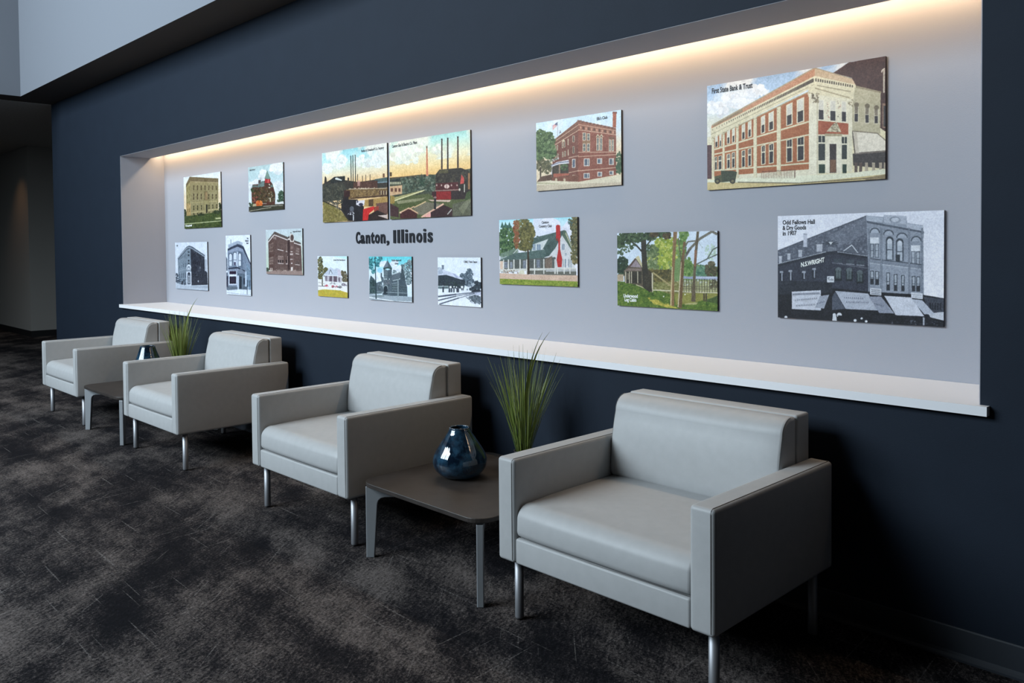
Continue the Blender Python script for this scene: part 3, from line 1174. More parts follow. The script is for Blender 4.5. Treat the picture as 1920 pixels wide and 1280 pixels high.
# awning and shop front at right
P.poly([(1365, 910), (1650, 890), (1650, 1040), (1370, 1010)], (66, 58, 56), tex=6)
P.poly([(1362, 715), (1575, 735), (1650, 800), (1650, 890), (1385, 912)], (226, 216, 198), tex=5)
P.line([(1385, 908), (1650, 888)], 14, (120, 108, 98))
P.line([(1362, 715), (1575, 735), (1650, 800)], 8, (130, 118, 100))
P.line([(1362, 715), (1385, 910)], 10, (96, 84, 74))
P.poly([(1372, 720), (1400, 724), (1420, 905), (1388, 908)], (196, 184, 166), 0.8)
for x in (1380, 1420, 1470, 1530, 1590, 1630):
    P.rect(x, 985, x + 26, 1075, (170, 156, 136) if x % 4 else (96, 80, 70))
# side front of the bank
P.poly([(155, 662), (1040, 168), (1040, 240), (150, 700)], (196, 142, 108), tex=6)
P.poly([(165, 655), (420, 520), (420, 545), (165, 675)], (140, 128, 100), 0.8)
P.line([(158, 660), (1040, 172)], 10, (176, 160, 132))
P.poly([(148, 690), (1040, 240), (1040, 330), (150, 775)], cream)
for k in range(58):
    t = k / 58.0
    t = t ** 0.8
    x = 160 + (1030 - 160) * t
    y = 697 + (268 - 697) * t
    sz = 4 + 9 * t
    P.poly([(x, y - sz * 0.6), (x + sz, y - sz * 1.0), (x + sz, y + sz * 1.5), (x, y + sz * 1.9)], (92, 80, 66))
P.line([(150, 738), (1040, 312)], 4, (160, 148, 118))
P.line([(155, 775), (1000, 372)], 10, (178, 164, 130))
P.poly([(160, 778), (1000, 375), (1000, 1060), (163, 1100)], brick, tex=9)
for k in range(26):
    t = k / 26
    P.line([(160, 790 + 300 * t), (1000, 400 + 640 * t)], 2, (150, 90, 54), 0.5)
U = [(183, 208, 758, 855, 16), (220, 241, 742, 850, 16), (285, 313, 712, 826, 18), (329, 356, 695, 815, 18), (412, 444, 660, 790, 20), (465, 498, 635, 770, 20),
     (577, 615, 592, 738, 24), (643, 690, 560, 715, 26), (795, 850, 490, 672, 28), (885, 950, 448, 650, 32)]
for i, (xa, xb, ya, yb, d) in enumerate(U):
    P.win(xa, xb, ya, yb, (226, 218, 192), (58, 48, 48), 5 + i * 0.5, True, shade, -d * 0.9)
Lw = [(180, 203, 932, 1048), (212, 243, 925, 1045), (285, 315, 910, 1035), (327, 356, 897, 1030), (412, 444, 880, 1026), (465, 498, 865, 1018),
      (580, 618, 838, 1004), (645, 690, 825, 995), (795, 850, 788, 985), (887, 952, 768, 975)]
for i, (xa, xb, ya, yb) in enumerate(Lw):
    P.win(xa, xb, ya, yb, (222, 214, 186), (52, 46, 50), 5 + i * 0.4, False, None, -6 - i)
    ym = ya + (yb - ya) * 0.33
    P.poly([(xa, ym - 4), (xb, ym - 8), (xb, ym + 4), (xa, ym + 8)], (226, 218, 192))
    P.rect((xa + xb) / 2 - 2, ya + 6, (xa + xb) / 2 + 2, ym, (210, 200, 176))
P.line([(165, 872), (990, 632)], 14, cream)
P.line([(165, 912), (990, 745)], 12, cream)
P.line([(165, 1050), (990, 988)], 13, cream)
P.poly([(375, 1085), (1000, 1040), (1000, 1112), (370, 1125)], (222, 214, 188), tex=5)
for (xa, xb, yt, yb) in ((160, 178, 770, 1118), (248, 268, 728, 1070), (365, 388, 668, 1112), (514, 544, 598, 1118), (714, 750, 512, 1090)):
    P.poly([(xa, yt), (xb, yt - 12), (xb, yb), (xa, yb)], cream, tex=4)
    P.rect(xb - 5, yt, xb, yb, crem2)
    P.scat([(xa - 3, yt - 4), (xb + 3, yt - 18), (xb + 3, yt + 40), (xa - 3, yt + 50)], 16, 4, [(150, 138, 108), (200, 190, 156)])
# entrance front
P.poly([(1040, 168), (1360, 262), (1390, 318), (1040, 240)], (204, 178, 146), tex=5)
P.line([(1040, 172), (1360, 266)], 8, (170, 156, 130))
P.poly([(1040, 240), (1392, 318), (1392, 345), (1040, 285)], cream)
for k in range(17):
    t = k / 17
    P.rect(1046 + 330 * t, 262 + 62 * t, 1046 + 330 * t + 11, 290 + 58 * t, (88, 78, 66))
P.poly([(1035, 285), (1385, 345), (1365, 470), (1040, 420)], cream, tex=4)
P.poly([(985, 330), (1045, 320), (1075, 420), (985, 420)], cream, tex=4)
P.line([(1060, 322), (1350, 378)], 9, (150, 136, 108), 0.7)
P.line([(1040, 345), (1340, 432)], 10, (176, 162, 130))
P.poly([(1070, 405), (1330, 440), (1330, 1058), (1070, 1078)], (226, 218, 192), tex=4)
P.poly([(1070, 625), (1330, 650), (1330, 745), (1070, 742)], (168, 88, 56), tex=8)
for (xa, xb, ya, yb) in ((1070, 1120, 440, 618), (1170, 1222, 448, 628), (1268, 1312, 456, 636)):
    P.win(xa, xb, ya, yb, (232, 226, 204), (56, 48, 52), 5, True, (214, 208, 194), 6)
for x in (1152, 1248):
    P.scat([(x - 12, 460), (x + 12, 460), (x + 10, 600), (x - 10, 600)], 14, 4, [(150, 130, 110), (170, 80, 70), (120, 110, 90)])
P.poly([(1140, 718), (1200, 650), (1230, 640), (1268, 725)], (200, 190, 160))
P.scat([(1160, 715), (1205, 650), (1230, 650), (1262, 720)], 40, 7, [(120, 106, 84), (226, 216, 190), (160, 146, 118)])
for (xa, xb, ya, yb) in ((1072, 1128, 755, 965), (1272, 1315, 765, 955)):
    P.rect(xa, ya, xb, yb, (50, 54, 52))
    P.rect(xa, ya + 55, xb, ya + 68, (226, 218, 194))
    P.rect((xa + xb) / 2 - 3, ya, (xa + xb) / 2 + 3, ya + 55, (220, 212, 190))
for (xa, xb) in ((1075, 1128), (1278, 1312)):
    P.rect(xa, 1000, xb, 1075, (34, 60, 44))
P.poly([(1128, 735), (1275, 738), (1275, 760), (1128, 758)], (176, 162, 130))
P.rect(1140, 760, 1268, 810, (226, 218, 194))
P.rect(1138, 812, 1270, 1075, (230, 222, 200))
P.rect(1168, 825, 1225, 1072, (58, 42, 40))
P.rect(1172, 960, 1222, 1068, (120, 84, 60))
P.poly([(990, 395), (1070, 405), (1070, 1085), (990, 1090)], (232, 224, 200), tex=3)
P.rect(1056, 450, 1070, 1080, (206, 196, 168))
P.scat([(985, 375), (1078, 395), (1075, 470), (992, 470)], 50, 8, [(140, 126, 98), (222, 212, 184), (110, 98, 78)])
P.poly([(1328, 440), (1362, 445), (1362, 1065), (1328, 1062)], (224, 216, 190), tex=3)
P.scat([(1325, 430), (1365, 440), (1362, 500), (1330, 495)], 26, 6, [(140, 126, 98), (222, 212, 184)])
# ground, car, railing, side shed
P.poly([(115, 1130), (1000, 1092), (1330, 1075), (1650, 1040), (1650, 1100), (900, 1170), (115, 1160)], (226, 224, 198), tex=5)
P.poly([(112, 1150), (900, 1160), (1650, 1085), (1650, 1140), (112, 1240)], (204, 184, 132), tex=9)
P.line([(380, 1150), (900, 1160), (1500, 1120)], 10, (110, 100, 76), 0.8)
P.poly([(1450, 1120), (1650, 1085), (1650, 1130), (1480, 1135)], (128, 112, 84), 0.8)
P.rect(112, 830, 155, 1120, (92, 60, 62))
for x in range(585, 870, 14):
    P.rect(x, 1058, x + 3, 1118, (110, 70, 56))
P.line([(585, 1060), (870, 1045)], 4, (100, 60, 50))
P.line([(870, 1042), (870, 1112)], 5, (100, 60, 50))
P.poly([(235, 1050), (340, 1052), (372, 1062), (358, 1140), (240, 1150)], (62, 70, 48))
P.poly([(180, 1100), (240, 1085), (245, 1150), (180, 1148)], (84, 84, 56))
for x in (205, 335):
    P.ell(x, 1140, 24, 24, (52, 48, 36))
    P.ell(x, 1140, 12, 12, (120, 112, 80))
panel(-2.138, -1.327, 1.636, 2.117, 'largest colour print, brick corner bank with cream columns, captioned First State Bank & Trust', P, 'print_corner_bank', captions=[
    ('First State Bank & Trust', (155, 388), (507, 338), 44, 'ink')])

# ---- Odd Fellows Hall, black and white
P = Pic([(100, 130), (1760, 72), (1752, 1248), (100, 1148)], 0.676, 0.441, 900, 2)
P.a[:] = (222, 224, 236)
P.grad([(0, (220, 223, 236)), (1, (232, 232, 240))], 100, 900)
P.poly([(90, 480), (985, 125), (1010, 520), (1010, 900), (90, 900)], (92, 98, 112), tex=12)
P.scat([(90, 490), (980, 140), (1000, 500), (640, 450), (90, 600)], 500, 9, [(84, 88, 102), (112, 118, 132), (100, 104, 118), (140, 146, 160)], 0.6)
P.poly([(600, 330), (985, 135), (1000, 300), (700, 440)], (132, 138, 152), 0.45)
P.line([(90, 482), (985, 128)], 8, (80, 84, 96))
for (x, y, w, h) in ((112, 540, 28, 62), (195, 512, 30, 58), (306, 480, 36, 62), (486, 420, 58, 68)):
    P.rect(x, y, x + w, y + h, (176, 180, 192))
    P.rect(x - 3, y - 6, x + w + 3, y + 3, (196, 200, 208))
P.rect(355, 308, 392, 440, (190, 194, 208))
P.rect(355, 305, 392, 318, (160, 166, 180))
P.poly([(755, 480), (835, 420), (900, 500)], (96, 102, 114))
P.line([(755, 482), (838, 422), (898, 500)], 9, (206, 210, 218))
# two storey corner shop
P.poly([(90, 615), (600, 490), (650, 470), (1000, 530), (1000, 900), (90, 930)], (58, 62, 76), tex=10)
P.poly([(90, 612), (600, 488), (680, 478), (1000, 532), (1000, 560), (650, 510), (90, 640)], (44, 48, 60))
for k in range(34):
    t = k / 34
    P.ell(100 + 490 * t, 610 - 122 * t, 6, 5, (182, 188, 198))
for k in range(22):
    t = k / 22
    P.ell(700 + 300 * t, 490 + 44 * t, 6, 5, (168, 174, 186))
P.poly([(600, 440), (680, 445), (690, 480), (595, 490)], (120, 126, 138), tex=14)
for a in np.linspace(0, 2 * math.pi, 11):
    P.line([(625, 405), (625 + 80 * math.cos(a), 405 + 32 * math.sin(a))], 9, (70, 76, 88))
P.poly([(605, 390), (650, 390), (628, 420)], (206, 210, 216))
for (x, y0, y1) in ((138, 690, 800), (226, 680, 785), (360, 690, 770), (462, 660, 760)):
    P.rect(x - 17, y0, x + 17, y1, (36, 40, 50))
    P.rect(x - 19, y0 - 8, x + 17, y0 + 14, (150, 156, 168))
    P.rect(x - 4, y0 + 14, x + 10, y1 - 8, (150, 156, 170))
for (x, y) in ((700, 590), (822, 600), (925, 610)):
    P.rect(x - 40, y - 30, x + 40, y + 8, (70, 78, 88))
    P.line([(x - 42, y + 12), (x + 42, y + 18)], 7, (160, 166, 176))
P.line([(640, 600), (1000, 655)], 12, (96, 100, 112))
for (x, y) in ((703, 720), (812, 725), (918, 750)):
    P.rect(x - 34, y - 60, x + 34, y + 60, (36, 42, 48))
    P.ell(x, y - 50, 32, 26, (96, 106, 112))
    P.rect(x - 24, y - 40, x + 24, y + 40, (88, 100, 104))
    P.rect(x - 2, y - 45, x + 2, y + 42, (40, 46, 52))
# three storey hall
P.poly([(985, 125), (1150, 140), (1160, 120), (1380, 130), (1390, 200), (1550, 225), (1555, 930), (1005, 900)], (150, 158, 172), tex=9)
P.poly([(980, 122), (1145, 150), (1145, 195), (985, 178)], (172, 180, 194), tex=8)
P.poly([(1160, 122), (1378, 130), (1380, 215), (1160, 195)], (176, 182, 196), tex=14)
P.ell(1270, 170, 58, 34, (140, 148, 162))
P.ell(1270, 168, 40, 22, (188, 194, 206))
P.poly([(1385, 205), (1550, 230), (1550, 285), (1385, 262)], (178, 184, 198), tex=9)
P.poly([(988, 178), (1555, 285), (1560, 305), (990, 200)], (88, 96, 110))
P.poly([(990, 200), (1555, 305), (1555, 350), (992, 245)], (142, 150, 164))
for (xa, xb, y) in ((1015, 1120, 300), (1150, 1260, 320), (1280, 1398, 350), (1425, 1535, 385)):
    P.ell((xa + xb) / 2, y, (xb - xa) / 2, 55, (78, 86, 98))
    P.ell((xa + xb) / 2, y + 6, (xb - xa) / 2 - 10, 48, (168, 176, 190))
    P.rect(xa, y, xb, y + 60, (146, 154, 168))
P.rect(1020, 345, 1108, 408, (214, 218, 226))
for (xa, xb, y0, y1) in ((1020, 1058, 408, 550), (1068, 1108, 408, 550)):
    P.win(xa, xb, y0, y1, (86, 94, 106), (164, 172, 184), 7)
for (x, y0, y1) in ((1216, 380, 575), (1316, 400, 590)):
    P.ell(x, y0, 40, 46, (66, 74, 84))
    P.rect(x - 40, y0, x + 40, y1, (84, 92, 104))
    P.ell(x, y0 + 10, 26, 34, (196, 202, 212))
    P.rect(x - 25, y0 + 30, x + 25, y1 - 8, (178, 186, 198))
    P.rect(x - 26, y0 + 85, x + 26, y0 + 94, (78, 86, 98))
P.rect(1275, 520, 1318, 588, (52, 58, 66))
P.rect(1430, 425, 1520, 485, (216, 220, 228))
for (xa, xb, y0, y1) in ((1430, 1470, 485, 622), (1478, 1518, 488, 624)):
    P.win(xa, xb, y0, y1, (84, 92, 104), (166, 174, 186), 7)
P.poly([(1005, 560), (1550, 625), (1550, 665), (1005, 600)], (132, 140, 154))
P.line([(1005, 556), (1550, 622)], 9, (74, 82, 94))
P.line([(1005, 602), (1550, 668)], 6, (190, 196, 206))
for x in (1008, 1132, 1410, 1540):
    P.rect(x - 9, 250, x + 9, 930, (104, 112, 126))
    P.rect(x - 3, 250, x + 3, 930, (150, 158, 172))
for (xa, xb, y0, y1) in ((1020, 1058, 680, 820), (1070, 1110, 685, 825), (1182, 1218, 700, 880), (1256, 1292, 715, 885), (1330, 1364, 725, 890), (1435, 1472, 735, 890), (1480, 1520, 740, 892)):
    P.win(xa, xb, y0, y1, (66, 74, 84), (170, 178, 190), 7)
    P.rect(xa + 7, y1 - 60, xb - 7, y1 - 7, (54, 56, 64))
# ground floor: dark with awnings and signs
P.poly([(90, 800), (1005, 890), (1555, 925), (1760, 960), (1760, 1260), (90, 1160)], (34, 36, 44), tex=8)
P.poly([(90, 780), (640, 790), (640, 900), (90, 920)], (46, 50, 60), tex=8)
P.poly([(1555, 945), (1760, 965), (1760, 1100), (1600, 1100)], (72, 76, 88), tex=10)
for k in range(5):
    P.rect(1610 + 26 * k, 1005, 1624 + 26 * k, 1075, (44, 48, 58))
P.poly([(1600, 1110), (1760, 1095), (1760, 1185), (1620, 1150)], (198, 202, 212), tex=5)
P.poly([(240, 890), (528, 875), (530, 1080), (240, 1065)], (196, 200, 212), tex=6)
P.poly([(470, 1050), (520, 935), (612, 920), (560, 1060)], (158, 164, 178), tex=6)
for (x, y) in ((590, 735),):
    P.rect(x, y, x + 70, y + 62, (208, 212, 220))
    P.scat([(x + 8, y + 10), (x + 62, y + 10), (x + 62, y + 50), (x + 8, y + 50)], 14, 5, [(100, 106, 118)])
P.poly([(670, 882), (1000, 910), (1105, 1082), (775, 1065)], (176, 182, 196), tex=6)
P.poly([(640, 950), (670, 890), (770, 1065), (640, 1075)], (84, 90, 104), tex=8)
P.poly([(1005, 940), (1130, 940), (1262, 1112), (1110, 1105)], (148, 154, 170), tex=6)
P.poly([(1160, 932), (1430, 950), (1560, 1140), (1275, 1128)], (206, 210, 222), tex=5)
P.poly([(1430, 965), (1540, 978), (1668, 1120), (1560, 1120)], (182, 188, 202), tex=5)
P.poly([(1018, 852), (1132, 862), (1132, 932), (1018, 920)], (196, 200, 210))
P.poly([(1428, 900), (1545, 908), (1545, 968), (1428, 955)], (206, 210, 220))
for k in range(3):
    P.line([(1030, 872 + 18 * k), (1122, 880 + 18 * k)], 7, (96, 102, 114), 0.8)
for k in range(2):
    P.line([(1440, 922 + 20 * k), (1535, 930 + 20 * k)], 5, (130, 136, 148), 0.7)
# wriggles of awning lettering too small to read
for (x0, y0, x1, y1, n) in ((252, 915, 520, 905, 17), (270, 975, 500, 955, 12), (280, 1030, 480, 1020, 12), (760, 950, 960, 960, 10), (780, 995, 1010, 1000, 14), (1060, 1010, 1160, 1040, 6), (490, 1010, 570, 985, 5)):
    for k in range(n):
        t = k / n
        x, y = x0 + (x1 - x0) * t, y0 + (y1 - y0) * t
        P.line([(x, y + 10), (x + 5, y - 8), (x + 9, y + 8)], 4, (84, 90, 106), 0.75)
P.line([(246, 918), (520, 908)], 22, (96, 102, 116), 0.35)
for (x, y, r) in ((662, 1120, 16), (712, 1125, 26), (180, 1146, 16), (870, 1180, 16), (935, 1160, 12), (980, 1190, 14)):
    P.ell(x, y, r, r * 0.9, (212, 216, 224))
P.poly([(640, 1185), (650, 1120), (680, 1120), (690, 1190)], (206, 210, 218))
P.poly([(690, 1185), (700, 1130), (735, 1130), (748, 1190)], (30, 32, 40))
P.rect(1545, 1150, 1562, 1230, (170, 176, 188))
P.scat([(1200, 1180), (1740, 1180), (1740, 1230), (1200, 1215)], 40, 6, [(120, 126, 138), (90, 96, 108), (60, 64, 74)])
panel(-1.785, -1.109, 1.063, 1.504, 'large black and white print of a three storey hall with shop awnings, at lower right', P, 'print_hall', captions=[
    ('Odd Fellows Hall', (148, 215), (470, 207), 42, 'ink'), ('& Dry Goods', (148, 270), (383, 263), 42, 'ink'), ('in 1907', (148, 325), (288, 319), 42, 'ink'),
    ('N.S.WRIGHT', (330, 643), (565, 590), 44, 'white_ink')])

# ---- log cabin in the trees
P = Pic([(135, 125), (1540, 103), (1540, 1215), (135, 1145)], 0.585, 0.37, 800, 3)
P.a[:] = (206, 218, 232)
P.poly([(560, 700), (700, 300), (1200, 560), (1540, 600), (1540, 800), (560, 800)], (120, 146, 92))
P.leaves([(780, 420, 170, 230), (700, 560, 150, 150), (900, 350, 150, 160)], [(150, 166, 58), (172, 182, 78), (132, 152, 56), (190, 192, 100)], 190, 18)
P.leaves([(640, 430, 80, 140), (640, 600, 80, 90)], [(112, 128, 84), (92, 110, 70), (140, 150, 108)], 110, 16)
P.leaves([(1120, 600, 80, 130), (1040, 330, 70, 140), (1070, 160, 60, 70)], [(106, 138, 70), (88, 124, 60), (130, 158, 90)], 110, 16)
P.leaves([(1320, 660, 110, 80)], [(96, 136, 108), (78, 118, 96), (112, 150, 120)], 110, 16)
P.leaves([(1450, 640, 80, 110)], [(88, 84, 62), (72, 74, 52), (104, 96, 70)], 110, 15)
P.leaves([(1450, 400, 80, 110)], [(176, 198, 178), (190, 208, 196)], 60, 14)
P.leaves([(200, 590, 90, 130)], [(44, 62, 46), (36, 54, 40), (58, 76, 52)], 160, 18)
P.poly([(560, 640), (900, 640), (900, 900), (560, 900)], (96, 88, 50), tex=12)
P.scat([(560, 620), (900, 640), (900, 900), (600, 900)], 260, 13, [(72, 70, 40), (110, 100, 56), (86, 80, 44), (130, 118, 66)])
P.poly([(560, 820), (1540, 780), (1540, 1010), (560, 1000)], (132, 130, 78), tex=12)
P.scat([(560, 820), (1540, 790), (1540, 1000), (560, 990)], 260, 13, [(104, 104, 58), (150, 148, 96), (120, 118, 66), (170, 164, 116)])
# lawn
P.poly([(130, 800), (420, 830), (900, 990), (1540, 960), (1540, 1230), (130, 1160)], (92, 116, 44), tex=8)
P.scat([(130, 800), (420, 840), (900, 1010), (1540, 1100), (1540, 1230), (130, 1160)], 700, 12, [(76, 104, 36), (104, 126, 50), (62, 88, 34), (88, 120, 40), (120, 138, 60)])
P.poly([(600, 1060), (900, 1150), (1000, 1185), (820, 1165), (640, 1110)], (196, 178, 78), tex=10)
P.scat([(560, 1030), (960, 1150), (980, 1180), (640, 1120)], 90, 12, [(206, 188, 88), (186, 172, 76), (160, 158, 66)])
P.poly([(940, 970), (1540, 970), (1540, 1010), (1180, 1110), (960, 1130)], (142, 140, 70), tex=10)
P.poly([(1090, 1110), (1270, 1095), (1250, 1125), (1080, 1130)], (190, 180, 130), 0.8)
P.poly([(1360, 1080), (1540, 1000), (1540, 1110)], (66, 84, 44), 0.8, tex=10)
# cabin
P.poly([(230, 650), (400, 480), (500, 620), (630, 680), (630, 960), (400, 850), (240, 820)], (98, 88, 72), tex=10)
P.poly([(320, 600), (400, 500), (480, 610)], (150, 136, 142), tex=12)
P.poly([(280, 610), (390, 475), (402, 490), (300, 625)], (92, 74, 66))
P.poly([(395, 470), (440, 440), (510, 610), (490, 615)], (196, 186, 150))
P.poly([(230, 655), (300, 615), (480, 625), (480, 655)], (132, 116, 108))
P.rect(255, 665, 480, 830, (62, 58, 46))
for x in (248, 330, 418, 300):
    P.rect(x, 665, x + 13, 830, (190, 180, 156))
P.rect(278, 690, 296, 780, (120, 110, 92))
P.poly([(130, 705), (222, 705), (222, 800), (130, 805)], (176, 158, 134), tex=10)
P.poly([(560, 640), (640, 680), (640, 960), (560, 900)], (74, 66, 50), tex=10)
P.rect(622, 680, 642, 955, (196, 186, 160))
# stair rail, ground bridge
P.line([(640, 680), (890, 865)], 22, (170, 156, 110))
P.line([(640, 925), (900, 935), (1080, 948), (1540, 962)], 18, (204, 196, 168))
P.line([(400, 850), (560, 915)], 12, (190, 184, 150))
P.poly([(1060, 725), (1150, 740), (1220, 730), (1540, 735), (1540, 785), (1060, 765)], (152, 160, 184), tex=5)
P.poly([(1230, 740), (1540, 738), (1540, 760), (1230, 762)], (186, 194, 212))
P.poly([(1065, 790), (1540, 790), (1540, 950), (1065, 940)], (176, 176, 132), 0.8, tex=14)
P.scat([(1065, 790), (1540, 790), (1540, 860), (1065, 860)], 60, 12, [(206, 210, 206), (140, 146, 96), (190, 196, 180)])
P.scat([(1440, 790), (1540, 790), (1540, 900), (1440, 900)], 40, 14, [(106, 98, 72), (88, 84, 60)])
for x in range(1070, 1540, 36):
    P.rect(x, 770, x + 8, 955, (82, 78, 62))
for y in (875, 905):
    P.line([(1065, y), (1540, y + 8)], 8, (104, 98, 76))
for (x, y) in ((1090, 985), (1220, 990), (1390, 990), (790, 1015)):
    P.ell(x, y, 10, 10, (226, 226, 214))
for x in (1345, 1375):
    P.rect(x, 970, x + 20, 1080, (80, 70, 50))
# big dark tree
P.poly([(470, 130), (540, 130), (560, 560), (600, 960), (500, 890), (480, 400)], (58, 54, 42), tex=9)
P.poly([(520, 700), (600, 720), (630, 950), (540, 900)], (66, 60, 46), tex=8)
P.line([(500, 400), (400, 290), (330, 240)], 22, (56, 54, 44))
P.line([(520, 340), (620, 220), (660, 150)], 18, (58, 56, 44))
P.leaves([(250, 200, 120, 80), (420, 180, 120, 70), (600, 170, 100, 60), (780, 140, 110, 40), (180, 260, 60, 70)], [(58, 76, 46), (72, 92, 58), (46, 62, 38), (88, 106, 72)], 150, 15)
P.leaves([(190, 390, 55, 50), (270, 350, 50, 50), (330, 310, 70, 40), (580, 330, 40, 60)], [(66, 84, 56), (84, 100, 72)], 24, 11)
P.leaves([(660, 150, 60, 30), (840, 170, 60, 40)], [(70, 58, 36), (96, 82, 48)], 60, 14)
# slim trunks
P.poly([(930, 110), (985, 110), (960, 400), (940, 700), (940, 1150), (880, 1140), (905, 700), (920, 350)], (138, 108, 74), tex=8)
P.poly([(905, 600), (920, 600), (900, 1140), (880, 1140)], (196, 176, 132))
P.poly([(1030, 510), (1085, 500), (1070, 720), (1045, 1180), (985, 1170), (1010, 800)], (112, 88, 58), tex=8)
P.poly([(1015, 740), (1035, 540), (1045, 520), (1020, 900), (1000, 1160), (985, 1165)], (196, 182, 150))
P.line([(1060, 520), (1160, 350), (1300, 210), (1470, 110), (1540, 150)], 34, (116, 112, 100))
P.line([(1055, 520), (1075, 380), (1085, 250)], 36, (122, 96, 62))
P.line([(1075, 360), (1130, 250), (1240, 240)], 20, (112, 108, 96))
P.line([(1045, 520), (1015, 350), (1000, 200)], 16, (104, 100, 76))
P.line([(1110, 420), (1175, 345)], 26, (96, 92, 84))
P.poly([(1255, 110), (1290, 110), (1255, 480), (1240, 700), (1235, 1090), (1175, 1085), (1205, 700), (1225, 400)], (104, 92, 72), tex=7)
P.poly([(1225, 370), (1255, 370), (1245, 600), (1215, 590)], (140, 100, 76))
P.line([(1245, 570), (1400, 490), (1480, 360), (1540, 330)], 16, (96, 104, 96))
P.line([(1400, 490), (1540, 430)], 14, (92, 100, 92))
P.line([(1280, 260), (1340, 340)], 7, (150, 160, 160))
panel(-2.671, -2.086, 1.076, 1.446, 'colour print of a small cabin under tall trees by a footbridge', P, 'print_cabin', captions=[
    ('Underwood', (220, 1028), (424, 1036), 48, 'white_ink'), ('Log Cabin', (236, 1082), (404, 1090), 48, 'white_ink')])

# ---- country club
P = Pic([(132, 185), (1335, 145), (1342, 1222), (140, 1168)], 0.606, 0.374, 750, 4)
P.grad([(0, (130, 212, 230)), (0.2, (190, 226, 236)), (1, (226, 226, 236))], 150, 520)
P.poly([(660, 170), (960, 160), (1040, 250), (1240, 400), (1240, 520), (600, 520), (650, 300)], (216, 220, 234))
P.ell(900, 260, 180, 110, (222, 224, 236))
P.leaves([(1190, 330, 70, 90)], [(226, 226, 238)], 40, 26)
P.leaves([(250, 450, 120, 180), (220, 620, 110, 120), (320, 620, 80, 130)], [(62, 92, 56), (84, 116, 70), (48, 76, 52), (104, 130, 86)], 240, 17)
for x in (180, 230, 290):
    P.poly([(x - 30, 300), (x, 205), (x + 30, 300)], (70, 108, 96))
P.poly([(150, 700), (430, 600), (430, 800), (150, 800)], (126, 142, 134), 0.7, tex=10)
# house
P.poly([(640, 480), (1140, 345), (1300, 720), (1300, 960), (640, 960)], (206, 206, 208), tex=6)
P.poly([(630, 470), (1140, 345), (1010, 600), (800, 640), (600, 680)], (84, 104, 100), tex=8)
P.poly([(660, 560), (890, 480), (800, 640), (630, 670)], (196, 202, 202), tex=5)
for (xa, xb) in ((650, 690), (715, 770)):
    P.rect(xa, 560, xb, 650, (122, 140, 160))
    P.rect((xa + xb) / 2 - 3, 560, (xa + xb) / 2 + 3, 650, (206, 210, 212))
P.line([(880, 490), (820, 560), (800, 630)], 10, (206, 208, 206))
P.poly([(820, 620), (1080, 380), (1140, 350), (1000, 620), (900, 740), (830, 760)], (72, 92, 88), tex=8)
P.poly([(1135, 345), (1165, 360), (1330, 760), (1290, 730), (1190, 560), (1100, 420)], (92, 110, 92), tex=8)
P.poly([(1165, 380), (1300, 700), (1290, 720), (1150, 400)], (206, 196, 166), 0.7)
P.rect(710, 430, 740, 470, (90, 108, 104))
for (x, y, w, h) in ((1100, 560, 40, 90), (965, 770, 40, 150), (1115, 790, 45, 130), (1150, 700, 20, 40), (1200, 800, 45, 120)):
    P.rect(x, y, x + w, y + h, (128, 142, 158))
    P.rect(x + w / 2 - 3, y, x + w / 2 + 3, y + h, (206, 208, 212))
# porch roof, wall, posts
P.poly([(140, 800), (360, 700), (840, 640), (850, 740), (820, 780), (140, 815)], (88, 108, 104), tex=8)
P.line([(350, 700), (435, 610)], 10, (206, 206, 206))
P.poly([(160, 810), (1000, 760), (1000, 940), (160, 990)], (92, 96, 92), tex=8)
P.poly([(145, 815), (200, 815), (200, 960), (145, 960)], (216, 190, 170))
P.poly([(840, 790), (950, 740), (950, 930), (840, 930)], (126, 110, 98), tex=14)
for (xa, xb, ya, yb) in ((210, 260, 830, 920), (300, 335, 830, 920), (500, 548, 810, 950), (710, 762, 800, 920)):
    P.rect(xa, ya, xb, yb, (160, 164, 176))
    P.rect(xa + 6, ya + 6, xb - 6, yb - 6, (96, 104, 118))
    P.rect((xa + xb) / 2 - 3, ya, (xa + xb) / 2 + 3, yb, (190, 194, 202))
P.poly([(140, 940), (600, 930), (1320, 930), (1320, 960), (600, 970), (140, 980)], (206, 204, 198))
P.poly([(600, 965), (1320, 955), (1320, 1050), (600, 1020)], (104, 104, 96), tex=8)
P.poly([(850, 950), (1320, 950), (1320, 985), (850, 985)], (176, 176, 176))
for x in (190, 265, 350, 445, 550, 668, 812, 985, 1020, 1125, 1215):
    P.rect(x, 790, x + 18, 1020, (212, 210, 204))
P.poly([(415, 1015), (460, 960), (515, 962), (525, 1020)], (206, 202, 180))
P.scat([(200, 950), (420, 950), (420, 1000), (200, 1000)], 36, 8, [(140, 104, 84), (96, 90, 76), (170, 150, 130)])
# chimney, bright red
red = (186, 46, 44)
P.poly([(1008, 275), (1040, 262), (1072, 275), (1078, 470), (1010, 475)], red, tex=7)
P.poly([(1045, 470), (1072, 470), (1072, 640), (1105, 790), (1095, 915), (1035, 915), (1018, 800), (1045, 640)], red, tex=7)
P.poly([(1004, 470), (1045, 480), (1045, 520), (1010, 500)], (128, 60, 50))
